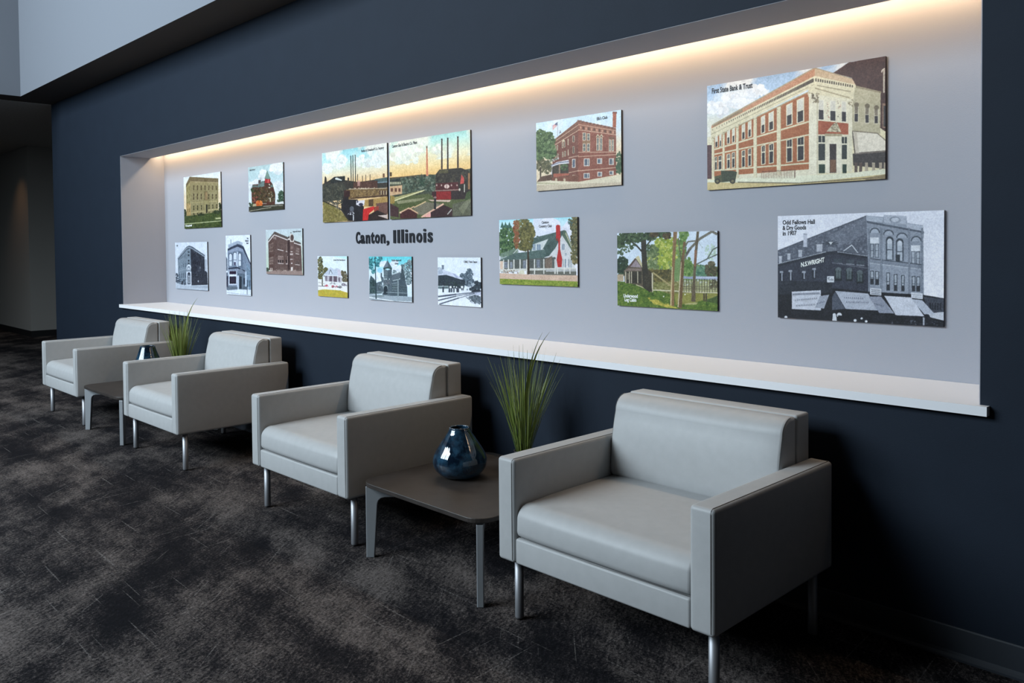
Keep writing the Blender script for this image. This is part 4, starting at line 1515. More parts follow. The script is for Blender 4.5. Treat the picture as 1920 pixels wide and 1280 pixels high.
# trees in front
P.leaves([(510, 300, 140, 130), (520, 470, 140, 160), (590, 380, 90, 140), (530, 590, 100, 70)], [(98, 94, 54), (116, 110, 62), (84, 84, 50), (134, 126, 76)], 250, 15)
P.leaves([(395, 300, 45, 120), (400, 480, 40, 140)], [(140, 82, 54), (124, 92, 56), (156, 100, 70)], 110, 12)
P.poly([(565, 640), (588, 640), (605, 1020), (565, 1025)], (70, 58, 44))
P.leaves([(1290, 260, 60, 130), (1300, 470, 60, 160), (1300, 700, 60, 180)], [(92, 92, 58), (110, 106, 70), (76, 78, 52), (130, 116, 76)], 150, 15)
P.leaves([(1230, 230, 30, 60)], [(84, 110, 110), (100, 96, 60)], 30, 12)
P.poly([(138, 1000), (600, 1025), (1340, 1045), (1340, 1150), (140, 1090)], (206, 176, 156), tex=7)
P.poly([(138, 1085), (1340, 1140), (1342, 1230), (138, 1180)], (132, 150, 58), tex=9)
P.scat([(138, 1090), (1340, 1145), (1342, 1220), (138, 1170)], 240, 10, [(116, 138, 46), (150, 160, 66), (104, 124, 44), (166, 166, 80)])
panel(-3.547, -2.941, 1.164, 1.538, 'colour print of a gabled clubhouse with a tall bright red chimney', P, 'print_clubhouse', captions=[
    ('Canton', (788, 243), (897, 239), 38, 'ink'), ('Country Club', (745, 303), (945, 297), 38, 'ink')])

# ---- brick club building with flag
P = Pic([(100, 290), (1270, 128), (1283, 1145), (118, 1232)], 0.598, 0.379, 750, 5)
P.grad([(0, (186, 214, 234)), (0.5, (206, 222, 234)), (0.8, (226, 216, 196)), (1, (226, 206, 176))], 200, 800)
P.clouds((226, 230, 238), 220, 0.45, 0.62, 9, 0, 600)
P.line([(402, 275), (402, 470)], 7, (160, 164, 170))
P.poly([(332, 330), (398, 280), (396, 330), (335, 395)], (206, 150, 150))
P.poly([(365, 305), (398, 280), (396, 325), (370, 330)], (92, 100, 126))
for k in range(3):
    P.line([(335, 350 + 14 * k), (385, 318 + 14 * k)], 5, (226, 216, 216))
P.poly([(425, 440), (440, 390), (455, 430)], (130, 132, 146))
bk, trim = (142, 84, 66), (206, 172, 148)
P.poly([(345, 540), (690, 270), (700, 1100), (330, 1100)], (124, 76, 62), tex=10)
P.poly([(690, 270), (1205, 390), (1215, 1010), (690, 1105)], bk, tex=10)
P.poly([(345, 530), (690, 262), (690, 400), (345, 620)], (128, 88, 70), tex=12)
P.poly([(690, 262), (1205, 375), (1205, 470), (690, 400)], (146, 96, 76), tex=12)
for (a, b, c) in (((345, 560), (700, 318), 8), ((345, 608), (700, 392), 9)):
    P.line([a, b], c, trim)
for (a, b, c) in (((690, 318), (1205, 412), 8), ((690, 390), (1205, 468), 9), ((690, 700), (1215, 700), 9), ((690, 760), (1215, 735), 9), ((690, 955), (1215, 910), 10)):
    P.line([a, b], c, trim)
P.line([(560, 775), (700, 745)], 9, trim)
P.line([(560, 980), (700, 950)], 9, trim)
for k in range(13):
    t = k / 13
    P.rect(715 + 480 * t, 345 + 78 * t, 733 + 480 * t, 380 + 78 * t, (92, 66, 52) if k % 2 else (196, 150, 124))
P.scat([(680, 262), (735, 262), (740, 290), (675, 290)], 30, 7, [(110, 78, 66), (150, 110, 92)])
for k in range(10):
    t = k / 10
    P.rect(690 + 500 * t, 262 + 112 * t, 720 + 500 * t, 285 + 112 * t, (116, 78, 64))
P.poly([(1160, 160), (1210, 155), (1205, 370), (1160, 362)], (162, 92, 66), tex=9)
P.rect(1155, 152, 1216, 178, (128, 76, 58))
wf, wg = (212, 200, 176), (112, 112, 108)
for (xa, xb, ya, yb) in ((750, 795, 430, 540), (808, 852, 440, 540), (752, 795, 580, 690), (808, 852, 580, 690), (940, 978, 500, 680), (985, 1022, 500, 680), (1110, 1140, 530, 690), (1148, 1178, 530, 690)):
    P.win(xa, xb, ya, yb, wf, wg, 8, True)
for x in (958, 1008):
    P.poly([(x - 28, 495), (x, 450), (x + 28, 495)], (206, 190, 160))
    P.poly([(x - 16, 495), (x, 468), (x + 16, 495)], (120, 106, 92))
P.rect(748, 545, 858, 578, (150, 118, 88))
P.rect(1105, 495, 1182, 525, (120, 86, 66))
for (xa, xb, ya, yb) in ((770, 850, 785, 890), (950, 1020, 785, 860), (1112, 1180, 785, 875), (768, 852, 985, 1058), (958, 1022, 968, 1032), (1118, 1178, 955, 1010)):
    P.win(xa, xb, ya, yb, (222, 212, 200), (96, 104, 116), 9, False)
    P.rect((xa + xb) / 2 + 10, ya, (xa + xb) / 2 + 18, yb, (222, 212, 200))
for (xa, xb, ya, yb) in ((610, 640, 470, 560), (612, 640, 615, 715), (465, 482, 560, 640), (490, 510, 545, 630), (545, 556, 515, 600), (470, 488, 690, 765), (500, 520, 680, 755), (548, 558, 660, 745), (372, 385, 610, 680), (395, 410, 595, 670), (378, 392, 730, 790), (402, 420, 715, 775)):
    P.win(xa, xb, ya, yb, (206, 192, 164), (96, 84, 76), 5, False)
P.poly([(462, 560), (485, 510), (512, 545)], (206, 190, 160))
P.win(608, 655, 790, 912, (222, 212, 200), (96, 104, 120), 8, False)
P.win(612, 660, 1010, 1072, (206, 190, 160), (84, 74, 64), 8, False)
# porch
P.poly([(330, 860), (560, 830), (560, 1100), (320, 1100)], (76, 66, 54), tex=10)
P.leaves([(500, 900, 50, 50)], [(70, 88, 56), (84, 104, 66)], 40, 12)
P.poly([(280, 890), (400, 830), (560, 800), (568, 850), (430, 862), (300, 905)], (216, 212, 216))
P.line([(300, 880), (430, 838), (560, 826)], 14, (120, 122, 140))
P.line([(290, 898), (430, 850), (565, 836)], 8, (206, 206, 214))
P.poly([(310, 900), (335, 895), (330, 1055), (318, 1055)], (216, 206, 206))
P.rect(425, 860, 445, 1000, (150, 126, 104))
P.poly([(350, 990), (565, 985), (565, 1015), (350, 1040)], (170, 98, 78))
P.poly([(330, 1040), (700, 1010), (700, 1090), (330, 1105)], (126, 80, 62), tex=9)
for x in (390, 505):
    P.ell(x, 1075, 16, 22, (196, 178, 150))
P.scat([(280, 800), (420, 775), (420, 800), (300, 830)], 40, 9, [(206, 200, 206), (120, 130, 110), (96, 110, 80)])
# trees, street
P.leaves([(170, 520, 90, 140), (280, 560, 90, 140), (160, 700, 80, 130), (300, 700, 80, 90)], [(74, 94, 56), (92, 114, 70), (60, 80, 48), (112, 132, 88)], 230, 15)
P.leaves([(180, 880, 70, 90), (260, 900, 60, 90)], [(104, 100, 72), (84, 84, 60), (120, 114, 84)], 110, 13)
P.rect(160, 900, 180, 1120, (84, 72, 56))
P.poly([(180, 1030), (330, 1000), (330, 1080), (120, 1105)], (104, 78, 62), tex=10)
P.leaves([(1250, 850, 40, 150)], [(66, 90, 62), (84, 108, 76)], 110, 13)
P.poly([(110, 1105), (300, 1085), (700, 1105), (1285, 1005), (1290, 1160), (118, 1240)], (216, 204, 178), tex=7)
P.poly([(110, 1105), (430, 1125), (420, 1140), (115, 1130)], (170, 164, 132), 0.7)
P.poly([(115, 1150), (1285, 1110), (1290, 1160), (118, 1240)], (198, 182, 158), tex=7)
panel(-3.240, -2.642, 1.691, 2.070, 'colour print of a three storey red brick club with flag and chimney', P, 'print_brick_club', captions=[
    ("Elk's Club", (942, 265), (1088, 244), 40, 'ink')])

# ---- factory (left of the paired industrial views)
P = Pic([(60, 200), (1035, 55), (1052, 1195), (88, 1245)], 0.823, 0.519, 620, 6)
P.grad([(0, (120, 190, 204)), (0.35, (160, 206, 214)), (0.75, (222, 214, 188)), (1, (226, 190, 140))], 100, 680)
P.clouds((212, 218, 214), 210, 0.42, 0.56, 3, 0, 500)
P.leaves([(380, 290, 60, 50), (330, 380, 80, 60), (690, 330, 110, 90), (900, 330, 90, 90), (160, 430, 90, 60)], [(216, 218, 214), (206, 214, 212)], 40, 24)
P.poly([(75, 670), (200, 600), (420, 610), (620, 640), (1050, 580), (1050, 780), (75, 940)], (62, 58, 52), tex=12)
P.poly([(75, 680), (380, 640), (460, 760), (460, 900), (75, 930)], (66, 66, 58), tex=14)
P.poly([(198, 600), (250, 560), (415, 548), (415, 625), (200, 660)], (40, 44, 44), tex=6)
P.poly([(262, 580), (290, 568), (370, 605), (360, 618), (270, 600)], (196, 200, 196))
P.poly([(100, 670), (108, 560), (118, 548), (132, 570), (145, 660)], (52, 48, 44))
for (x, y0) in ((462, 570), (725, 530), (790, 525), (676, 545), (603, 520)):
    P.rect(x - 5, y0, x + 5, 660, (84, 70, 60))
P.rect(452, 575, 475, 615, (44, 40, 40))
for x, y0 in ((500, 240), (530, 234), (565, 228)):
    P.poly([(x - 6, y0), (x + 6, y0), (x + 14, 650), (x + 2, 650)], (44, 52, 52))
P.rect(978, 515, 1006, 575, (110, 78, 62))
P.line([(270, 340), (280, 560)], 3, (190, 196, 190))
P.poly([(860, 600), (1050, 570), (1050, 640), (860, 650)], (76, 96, 96))
P.line([(900, 650), (1050, 640)], 16, (120, 140, 150))
P.poly([(540, 640), (900, 620), (900, 740), (540, 740)], (84, 56, 46), tex=12)
P.poly([(600, 620), (640, 610), (640, 700), (600, 700)], (196, 150, 140), 0.7)
P.line([(470, 745), (1050, 735)], 10, (196, 176, 150))
P.scat([(480, 730), (1050, 720), (1050, 750), (480, 755)], 50, 8, [(206, 190, 164), (150, 120, 92)])
P.poly([(430, 755), (1050, 740), (1050, 860), (430, 900)], (120, 96, 62), tex=14)
P.scat([(500, 770), (940, 760), (940, 860), (500, 890)], 160, 10, [(146, 118, 76), (96, 76, 50), (160, 134, 92), (110, 84, 54)])
for x in range(930, 1050, 38):
    P.rect(x, 770, x + 18, 830, (76, 50, 42))
    P.rect(x + 18, 770, x + 30, 830, (190, 170, 140))
P.line([(500, 885), (1050, 840)], 16, (70, 48, 38))
P.poly([(360, 880), (470, 800), (470, 1000), (360, 1000)], (44, 34, 34), tex=8)
P.poly([(400, 760), (490, 770), (490, 860), (400, 860)], (62, 36, 34))
P.poly([(700, 910), (1050, 860), (1050, 990), (700, 1010)], (166, 134, 80), tex=10)
P.poly([(770, 900), (840, 895), (840, 1000), (770, 1005)], (92, 70, 48))
P.poly([(880, 960), (1050, 940), (1050, 1120), (900, 1135)], (110, 78, 70), tex=10)
P.poly([(370, 900), (600, 900), (700, 1010), (690, 1220), (450, 1220), (360, 1040)], (38, 34, 40), tex=8)
P.scat([(80, 700), (380, 690), (380, 1000), (80, 930)], 300, 12, [(58, 60, 52), (76, 74, 64), (46, 48, 44), (90, 88, 74)])
P.poly([(585, 920), (712, 910), (705, 985), (640, 1000), (585, 980)], (206, 200, 206))
P.ell(655, 975, 34, 22, (60, 56, 76))
P.ell(605, 935, 12, 14, (56, 52, 70))
P.poly([(690, 1045), (850, 1000), (850, 1050), (780, 1110), (760, 1215), (680, 1215)], (196, 42, 40), tex=6)
P.poly([(850, 1010), (920, 1000), (920, 1080), (850, 1100)], (150, 66, 52), tex=8)
P.poly([(770, 1130), (900, 1060), (1050, 1130), (1050, 1200), (760, 1215)], (52, 36, 32), tex=8)
P.poly([(900, 1140), (1050, 1125), (1050, 1190)], (196, 176, 168))
P.poly([(85, 930), (220, 980), (340, 1050), (470, 1215), (90, 1250)], (124, 112, 66), tex=9)
P.scat([(85, 940), (220, 990), (340, 1060), (450, 1215), (90, 1245)], 220, 11, [(140, 128, 76), (108, 100, 58), (128, 120, 64), (150, 138, 90)])
P.line([(85, 920), (350, 1040), (480, 1215)], 16, (56, 54, 46))
P.scat([(140, 910), (300, 930), (380, 1060), (340, 1060)], 50, 8, [(160, 156, 150), (90, 86, 80), (50, 48, 46)])
P.ell(520, 1040, 34, 40, (96, 98, 106))
P.scat([(450, 1080), (560, 1070), (550, 1130), (460, 1130)], 22, 10, [(206, 206, 210), (90, 88, 96)])
P.rect(538, 1130, 552, 1215, (196, 196, 200))
panel(-5.474, -4.651, 1.577, 2.096, 'colour print of a factory, left half of the touching pair', P, 'print_factory', captions=[
    ('Parlin & Orendorff Co. Factory', (655, 194), (997, 143), 36, 'ink')])

# ---- gas and electric plant (right of the pair)
P = Pic([(55, 210), (1152, 35), (1168, 1190), (75, 1248)], 0.826, 0.518, 640, 7)
P.grad([(0, (128, 200, 200)), (0.3, (170, 212, 206)), (0.6, (224, 216, 182)), (0.85, (232, 200, 140)), (1, (230, 186, 120))], 80, 700)
P.clouds((216, 220, 208), 240, 0.42, 0.56, 14, 0, 520)
P.leaves([(700, 300, 50, 60), (430, 320, 110, 70), (160, 400, 90, 60), (300, 430, 150, 60)], [(222, 222, 206), (214, 218, 206)], 36, 24)
P.poly([(60, 690), (500, 640), (700, 640), (1160, 560), (1170, 900), (60, 960)], (74, 78, 62), tex=14)
P.line([(65, 690), (560, 650)], 16, (92, 76, 58))
P.scat([(220, 680), (700, 650), (700, 860), (230, 900)], 360, 14, [(58, 72, 58), (84, 98, 80), (104, 116, 100), (46, 58, 48), (120, 128, 112)])
P.poly([(480, 790), (500, 620), (540, 790)], (52, 72, 56))
P.scat([(470, 700), (550, 700), (540, 800), (480, 800)], 40, 10, [(48, 66, 52), (64, 84, 66)])
P.rect(62, 610, 95, 665, (92, 72, 48))
P.poly([(65, 720), (210, 690), (210, 730), (65, 750)], (44, 52, 50))
for x in range(70, 215, 22):
    P.rect(x, 740, x + 12, 772, (196, 190, 160))
P.poly([(65, 800), (235, 785), (235, 900), (65, 930)], (196, 160, 124), tex=9)
for x in (80, 135, 185):
    P.rect(x, 825, x + 30, 872, (104, 66, 52))
for (x, y0, y1, w, c) in ((772, 155, 570, 16, (66, 50, 46)), (852, 143, 575, 17, (66, 52, 48)), (989, 125, 550, 18, (74, 56, 48))):
    P.poly([(x - w / 2, y0), (x + w / 2, y0), (x + w / 2 + 5, y1), (x - w / 2, y1)], c)
    P.rect(x - w / 2 - 2, y0, x + w / 2 + 2, y0 + 18, (52, 50, 50))
P.poly([(562, 260), (576, 260), (592, 660), (560, 660)], (204, 130, 96))
P.rect(560, 256, 578, 285, (110, 90, 76))
P.line([(570, 280), (575, 640)], 4, (168, 100, 78))
# power house
P.poly([(690, 640), (740, 575), (1030, 550), (1140, 590), (1170, 700), (1170, 860), (690, 860)], (58, 52, 44), tex=12)
P.poly([(730, 585), (860, 575), (860, 620), (730, 625)], (92, 86, 60), tex=8)
P.scat([(700, 640), (1100, 600), (1120, 740), (690, 760)], 160, 12, [(72, 64, 52), (48, 44, 38), (84, 78, 64)])
P.poly([(690, 760), (1000, 740), (1000, 860), (690, 870)], (84, 36, 36), tex=8)
for x in (705, 770, 835, 905, 980):
    P.ell(x, 785, 10, 14, (176, 150, 140))
P.ell(842, 800, 36, 30, (206, 180, 170))
P.rect(836, 775, 842, 830, (90, 40, 40))
P.line([(680, 860), (1010, 845)], 14, (150, 120, 110))
P.poly([(680, 870), (900, 865), (900, 990), (690, 985)], (142, 34, 34), tex=8)
P.poly([(640, 870), (700, 870), (700, 970), (650, 975)], (66, 30, 34))
P.poly([(900, 860), (1170, 850), (1170, 990), (900, 990)], (56, 42, 40), tex=8)
P.poly([(1040, 640), (1075, 690), (1075, 760), (1020, 770)], (198, 84, 78))
P.rect(1074, 770, 1086, 880, (196, 190, 176))
P.poly([(1128, 620), (1155, 620), (1155, 840), (1128, 840)], (150, 110, 76))
P.ell(1015, 845, 12, 20, (206, 196, 180))
# yard
P.poly([(60, 950), (600, 900), (700, 980), (1170, 970), (1170, 1200), (75, 1250)], (90, 96, 60), tex=10)
P.poly([(130, 950), (520, 850), (520, 870), (140, 1000)], (160, 154, 104), tex=8)
P.line([(130, 995), (540, 850)], 14, (216, 206, 160))
P.poly([(160, 1000), (560, 950), (500, 990), (180, 1040)], (140, 138, 106), tex=10)
P.poly([(75, 920), (135, 940), (135, 1030), (75, 1040)], (150, 126, 66))
P.poly([(580, 980), (900, 985), (880, 1010), (640, 1000)], (206, 176, 160))
P.poly([(140, 1040), (560, 1010), (400, 1080), (160, 1120)], (84, 92, 52), tex=9)
P.poly([(380, 1090), (560, 1010), (800, 1040), (560, 1180), (450, 1180)], (118, 112, 94), tex=9)
P.line([(400, 1085), (560, 1005)], 16, (206, 176, 132))
P.line([(500, 1215), (800, 1035)], 22, (222, 176, 152))
P.poly([(75, 1030), (130, 1060), (190, 1090), (190, 1220), (75, 1200)], (72, 48, 48), tex=8)
P.poly([(210, 1160), (330, 1095), (440, 1165), (440, 1230), (210, 1235)], (74, 34, 34), tex=7)
P.line([(200, 1160), (330, 1092), (455, 1165)], 18, (206, 166, 132))
P.line([(400, 1070), (330, 1110)], 14, (206, 166, 132))
P.rect(205, 1140, 228, 1165, (216, 180, 150))
P.poly([(520, 1215), (625, 1155), (625, 1215)], (222, 156, 150))
P.poly([(625, 1150), (800, 1050), (920, 1100), (920, 1210), (625, 1215)], (62, 36, 38), tex=8)
P.rect(670, 960, 698, 1110, (36, 38, 40))
P.ell(684, 950, 22, 14, (150, 120, 116))
P.poly([(920, 1040), (1060, 1000), (1170, 990), (1170, 1195), (920, 1210)], (96, 96, 78), tex=10)
P.poly([(1000, 1100), (1160, 930), (1170, 1000), (1060, 1180)], (132, 132, 106), 0.6)
P.poly([(1110, 880), (1170, 850), (1170, 960), (1080, 1000)], (70, 84, 50), tex=9)
P.line([(850, 1180), (910, 1110)], 14, (170, 168, 160))
panel(-4.623, -3.797, 1.575, 2.093, 'colour print of a power plant with four tall stacks, right half of the touching pair', P, 'print_power_plant', captions=[
    ('Canton Gas & Electric Co. Plant', (94, 277), (437, 222), 38, 'ink')])

# ---- olive stone public building, far upper left
P = Pic([(80, 215), (760, 125), (790, 1160), (95, 1180)], 0.793, 0.495, 420, 8)
P.grad([(0, (196, 212, 226)), (0.4, (216, 220, 214)), (0.8, (226, 206, 176))], 150, 700)
P.poly([(195, 205), (725, 250), (730, 930), (210, 950)], (142, 132, 96), tex=10)
P.poly([(125, 350), (195, 205), (215, 950), (135, 930)], (150, 140, 96), tex=10)
P.poly([(125, 700), (210, 700), (215, 950), (135, 940)], (186, 150, 100), 0.6)
P.poly([(125, 345), (195, 205), (725, 250), (725, 325), (205, 290), (130, 400)], (110, 98, 72), tex=10)
P.line([(205, 295), (728, 325)], 10, (166, 152, 116))
P.grid([(235, 350), (725, 375), (725, 470), (235, 470)], 7, 1, 0.4, 0.9, None, (92, 80, 56), 0.1)
P.grid([(235, 500), (725, 530), (725, 640), (235, 650)], 7, 1, 0.42, 0.95, (160, 148, 108), (84, 72, 52), 0.12)
P.line([(225, 690), (735, 670)], 14, (166, 154, 110))
P.grid([(235, 730), (735, 710), (735, 820), (235, 850)], 7, 1, 0.42, 0.9, (164, 154, 110), (74, 70, 48), 0.12)
P.line([(225, 880), (735, 820)], 16, (176, 164, 118))
P.grid([(235, 880), (735, 850), (735, 900), (235, 930)], 7, 1, 0.4, 0.8, None, (76, 72, 48), 0.1)
P.rect(465, 480, 530, 660, (120, 106, 76))
P.rect(485, 500, 520, 640, (150, 128, 94))
P.rect(465, 650, 545, 900, (152, 142, 102))
P.rect(500, 730, 528, 890, (44, 44, 34))
P.grid([(135, 400), (205, 330), (205, 900), (140, 900)], 2, 4, 0.4, 0.6, None, (116, 104, 66), 0.1)
P.poly([(85, 940), (400, 920), (790, 860), (790, 1180), (90, 1190)], (70, 84, 44), tex=8)
P.scat([(85, 950), (790, 890), (790, 1170), (90, 1180)], 300, 14, [(58, 74, 38), (84, 96, 52), (48, 62, 34), (96, 104, 58)])
P.leaves([(700, 880, 50, 30), (100, 880, 30, 70), (400, 920, 60, 20), (760, 800, 20, 90)], [(56, 68, 40), (44, 54, 34)], 40, 13)
P.line([(90, 1090), (790, 1045)], 16, (176, 180, 140))
P.poly([(680, 985), (780, 980), (780, 1015), (680, 1012)], (170, 172, 128))
panel(-7.971, -7.178, 1.586, 2.081, 'faded olive print of a flat roofed stone building on a lawn, upper left', P, 'print_stone_building', captions=[
    ('Hospital', (114, 1140), (236, 1132), 34, 'white_ink')])

# ---- red turreted school
P = Pic([(110, 200), (865, 95), (890, 1125), (138, 1180)], 0.589, 0.376, 480, 9)
P.grad([(0, (158, 184, 190)), (0.5, (176, 200, 206)), (1, (206, 216, 220))], 150, 800)
P.leaves([(740, 230, 130, 120), (440, 380, 70, 110), (780, 620, 100, 100), (160, 640, 50, 90), (300, 540, 60, 60)], [(212, 216, 220), (202, 210, 214)], 90, 30)
P.poly([(190, 740), (210, 580), (340, 570), (460, 500), (610, 520), (650, 580), (710, 800), (705, 1060), (200, 1060)], (84, 52, 42), tex=12)
P.poly([(205, 590), (325, 600), (330, 640), (205, 640)], (88, 104, 100))
P.poly([(330, 590), (420, 500), (470, 510), (470, 620), (330, 650)], (104, 124, 122), tex=6)
P.poly([(600, 600), (655, 575), (665, 640), (610, 650)], (96, 112, 108))
P.rect(338, 480, 392, 560, (92, 84, 82))
P.rect(386, 430, 394, 490, (110, 110, 110))
P.poly([(528, 265), (470, 455), (610, 470)], (110, 136, 128), tex=6)
P.rect(526, 230, 530, 275, (120, 140, 140))
P.poly([(480, 455), (600, 465), (595, 550), (480, 545)], (168, 52, 58), tex=7)
P.poly([(540, 460), (562, 462), (560, 550), (538, 548)], (206, 96, 90))
P.poly([(478, 548), (604, 552), (604, 700), (470, 700)], (84, 56, 46), tex=10)
P.poly([(556, 570), (592, 570), (590, 610)], (206, 200, 186))
P.poly([(556, 640), (600, 640), (596, 665), (560, 660)], (196, 190, 176))
P.leaves([(400, 760, 90, 120), (520, 800, 100, 150), (280, 760, 60, 100), (620, 860, 70, 130), (420, 930, 100, 80)], [(66, 56, 38), (84, 70, 46), (54, 48, 36), (100, 78, 54), (72, 66, 42)], 110, 15)
P.scat([(195, 740), (330, 720), (330, 960), (200, 980)], 40, 12, [(176, 110, 92), (120, 70, 60)])
P.scat([(460, 700), (700, 740), (690, 960), (470, 960)], 40, 8, [(190, 176, 160), (120, 84, 70)])
P.poly([(585, 875), (605, 870), (615, 960), (600, 965)], (206, 200, 176))
P.leaves([(360, 1000, 70, 65)], [(206, 110, 44), (190, 84, 40), (216, 130, 70)], 90, 14)
P.leaves([(210, 700, 30, 50), (190, 1020, 50, 50)], [(70, 86, 60), (54, 66, 46)], 40, 12)
P.poly([(220, 1010), (300, 1000), (300, 1060), (220, 1065)], (166, 150, 120))
P.leaves([(830, 830, 60, 110), (820, 940, 60, 50)], [(60, 84, 66), (80, 104, 84), (50, 70, 54)], 110, 13)
P.poly([(720, 985), (880, 950), (880, 1020), (720, 1035)], (206, 206, 206))
P.poly([(135, 1070), (700, 1020), (890, 1010), (895, 1140), (138, 1190)], (62, 62, 48), tex=10)
P.line([(150, 1165), (450, 1110), (620, 1085)], 12, (176, 166, 150))
P.line([(450, 1060), (700, 1050), (870, 1040)], 14, (166, 160, 150))
P.line([(430, 1000), (520, 1000)], 8, (206, 206, 206))
panel(-6.648, -6.059, 1.701, 2.077, 'small colour print of a dark red school with pointed green turret', P, 'print_turret_school', captions=[
    ('High School', (140, 276), (265, 258), 32, 'ink')])

# ---- rounded corner bank, black and white, far lower left
P = Pic([(92, 112), (795, 100), (815, 1170), (108, 1125)], 0.724, 0.454, 430, 10)
P.a[:] = (206, 214, 228)
P.poly([(150, 440), (350, 200), (410, 180), (470, 200), (450, 1050), (165, 1020)], (122, 136, 150), tex=9)
P.poly([(430, 190), (740, 390), (745, 700), (800, 770), (810, 1040), (455, 1050)], (50, 54, 66), tex=12)
P.poly([(145, 460), (345, 215), (400, 178), (470, 200), (745, 385), (750, 435), (460, 262), (400, 245), (350, 262), (155, 470)], (88, 98, 112), tex=8)
P.line([(150, 455), (350, 235), (400, 215), (460, 235), (745, 425)], 12, (170, 180, 194))
P.line([(158, 480), (355, 265), (400, 252)], 8, (66, 76, 90))
P.grid([(175, 470), (350, 330), (350, 420), (175, 500)], 5, 1, 0.4, 0.7, None, (78, 90, 104))
P.grid([(175, 620), (345, 540), (345, 650), (175, 700)], 4, 1, 0.42, 0.9, None, (78, 90, 104))
P.grid([(170, 790), (340, 760), (340, 900), (170, 900)], 4, 1, 0.45, 0.95, None, (70, 80, 96))
P.line([(170, 740), (345, 690)], 8, (160, 172, 184))
for y in (320, 390, 510, 570):
    P.rect(375, y - 18, 410, y + 18, (56, 66, 78))
P.scat([(460, 260), (735, 430), (735, 700), (460, 1000)], 110, 12, [(66, 72, 84), (84, 90, 102), (40, 44, 54)])
P.grid([(470, 470), (735, 560), (735, 660), (470, 600)], 6, 1, 0.4, 0.8, None, (34, 38, 48))
P.grid([(470, 760), (780, 800), (780, 920), (470, 900)], 6, 1, 0.45, 0.8, (72, 78, 90), (32, 36, 46))
P.ell(645, 665, 8, 24, (130, 138, 150))
P.ell(603, 960, 14, 24, (150, 158, 172))
P.ell(395, 660, 52, 66, (206, 214, 226))
P.ell(395, 668, 34, 46, (130, 142, 156))
P.ell(395, 690, 16, 24, (206, 214, 226))
P.rect(345, 705, 445, 735, (140, 152, 166))
P.rect(340, 745, 452, 1052, (196, 204, 218))
P.ell(397, 800, 30, 34, (34, 40, 56))
P.rect(365, 800, 430, 1030, (80, 90, 104))
P.rect(385, 840, 412, 1000, (206, 214, 226))
P.rect(392, 860, 404, 990, (60, 68, 82))
P.scat([(105, 780), (150, 800), (170, 1010), (110, 980)], 60, 13, [(60, 70, 84), (90, 100, 114), (44, 52, 64)])
P.scat([(120, 930), (330, 900), (330, 1040), (130, 1030)], 70, 12, [(70, 80, 94), (52, 60, 74), (110, 120, 134)])
P.rect(235, 960, 262, 1050, (40, 46, 58))
P.poly([(108, 1000), (330, 1055), (815, 1035), (820, 1180), (108, 1130)], (176, 186, 200), tex=7)
P.line([(430, 1070), (810, 1075)], 9, (110, 120, 134), 0.8)
P.line([(430, 1098), (815, 1100)], 9, (120, 130, 144), 0.8)
P.line([(108, 1125), (815, 1165)], 16, (130, 140, 154), 0.7)
P.rect(745, 480, 790, 740, (170, 178, 192))
panel(-8.202, -7.478, 1.001, 1.455, 'black and white print of a rounded corner bank, leftmost of the lower row', P, 'print_round_bank', captions=[
    ('CNB', (122, 198), (158, 197), 34, 'ink')])

# ---- narrow portrait bank
P = Pic([(78, 92), (530, 82), (552, 1215), (95, 1180)], 0.458, 0.521, 430, 11)
P.a[:] = (216, 224, 240)
P.poly([(85, 480), (110, 520), (125, 1110), (95, 1100)], (96, 106, 122), tex=8)
P.poly([(115, 340), (300, 200), (410, 290), (540, 620), (550, 1110), (130, 1110)], (120, 134, 154), tex=9)
P.poly([(125, 260), (300, 190), (390, 215), (395, 260), (300, 245), (130, 320)], (160, 172, 190), tex=8)
P.rect(170, 165, 184, 240, (130, 142, 160))
P.poly([(115, 335), (300, 250), (410, 290), (540, 600), (540, 640), (400, 340), (300, 295), (120, 370)], (58, 66, 84))
P.poly([(120, 370), (300, 300), (400, 350), (400, 400), (300, 370), (125, 410)], (140, 152, 174))
P.poly([(310, 370), (400, 400), (400, 690), (310, 680)], (100, 114, 134), tex=7)
for (x, y0, y1, rx) in ((170, 455, 660, 28), (252, 435, 650, 30), (342, 450, 660, 24)):
    P.ell(x, y0, rx + 8, 42, (70, 80, 98))
    P.rect(x - rx - 6, y0, x + rx + 6, y1, (80, 92, 110))
    P.ell(x, y0 + 6, rx - 2, 36, (206, 214, 228))
    P.rect(x - rx + 2, y0 + 10, x + rx - 2, y1 - 6, (200, 210, 226))
    P.rect(x - rx, (y0 + y1) / 2 - 6, x + rx, (y0 + y1) / 2 + 4, (84, 96, 116))
P.rect(232, 580, 268, 640, (72, 70, 96))
P.rect(283, 390, 312, 690, (176, 188, 206))
P.poly([(125, 690), (300, 670), (440, 740), (440, 765), (300, 700), (128, 715)], (52, 60, 78))
P.poly([(128, 715), (300, 700), (440, 765), (440, 790), (300, 745), (130, 750)], (136, 148, 168))
P.rect(132, 745, 290, 1010, (190, 200, 216))
P.rect(148, 750, 275, 808, (52, 40, 62))
P.rect(150, 850, 274, 985, (40, 34, 52))
for y in (880, 912, 940):
    P.line([(180, y), (250, y)], 6, (130, 126, 146), 0.7)
P.rect(150, 815, 276, 842, (212, 220, 232))
P.poly([(300, 750), (400, 790), (445, 820), (445, 1100), (310, 1100)], (92, 106, 122), tex=9)
P.poly([(300, 745), (360, 700), (440, 770), (430, 800), (310, 790)], (120, 132, 150), tex=12)
P.rect(335, 850, 378, 1080, (44, 54, 66))
P.rect(290, 830, 325, 1090, (176, 188, 206))
P.rect(440, 760, 470, 1090, (176, 190, 208))
P.rect(412, 880, 440, 1000, (40, 48, 66))
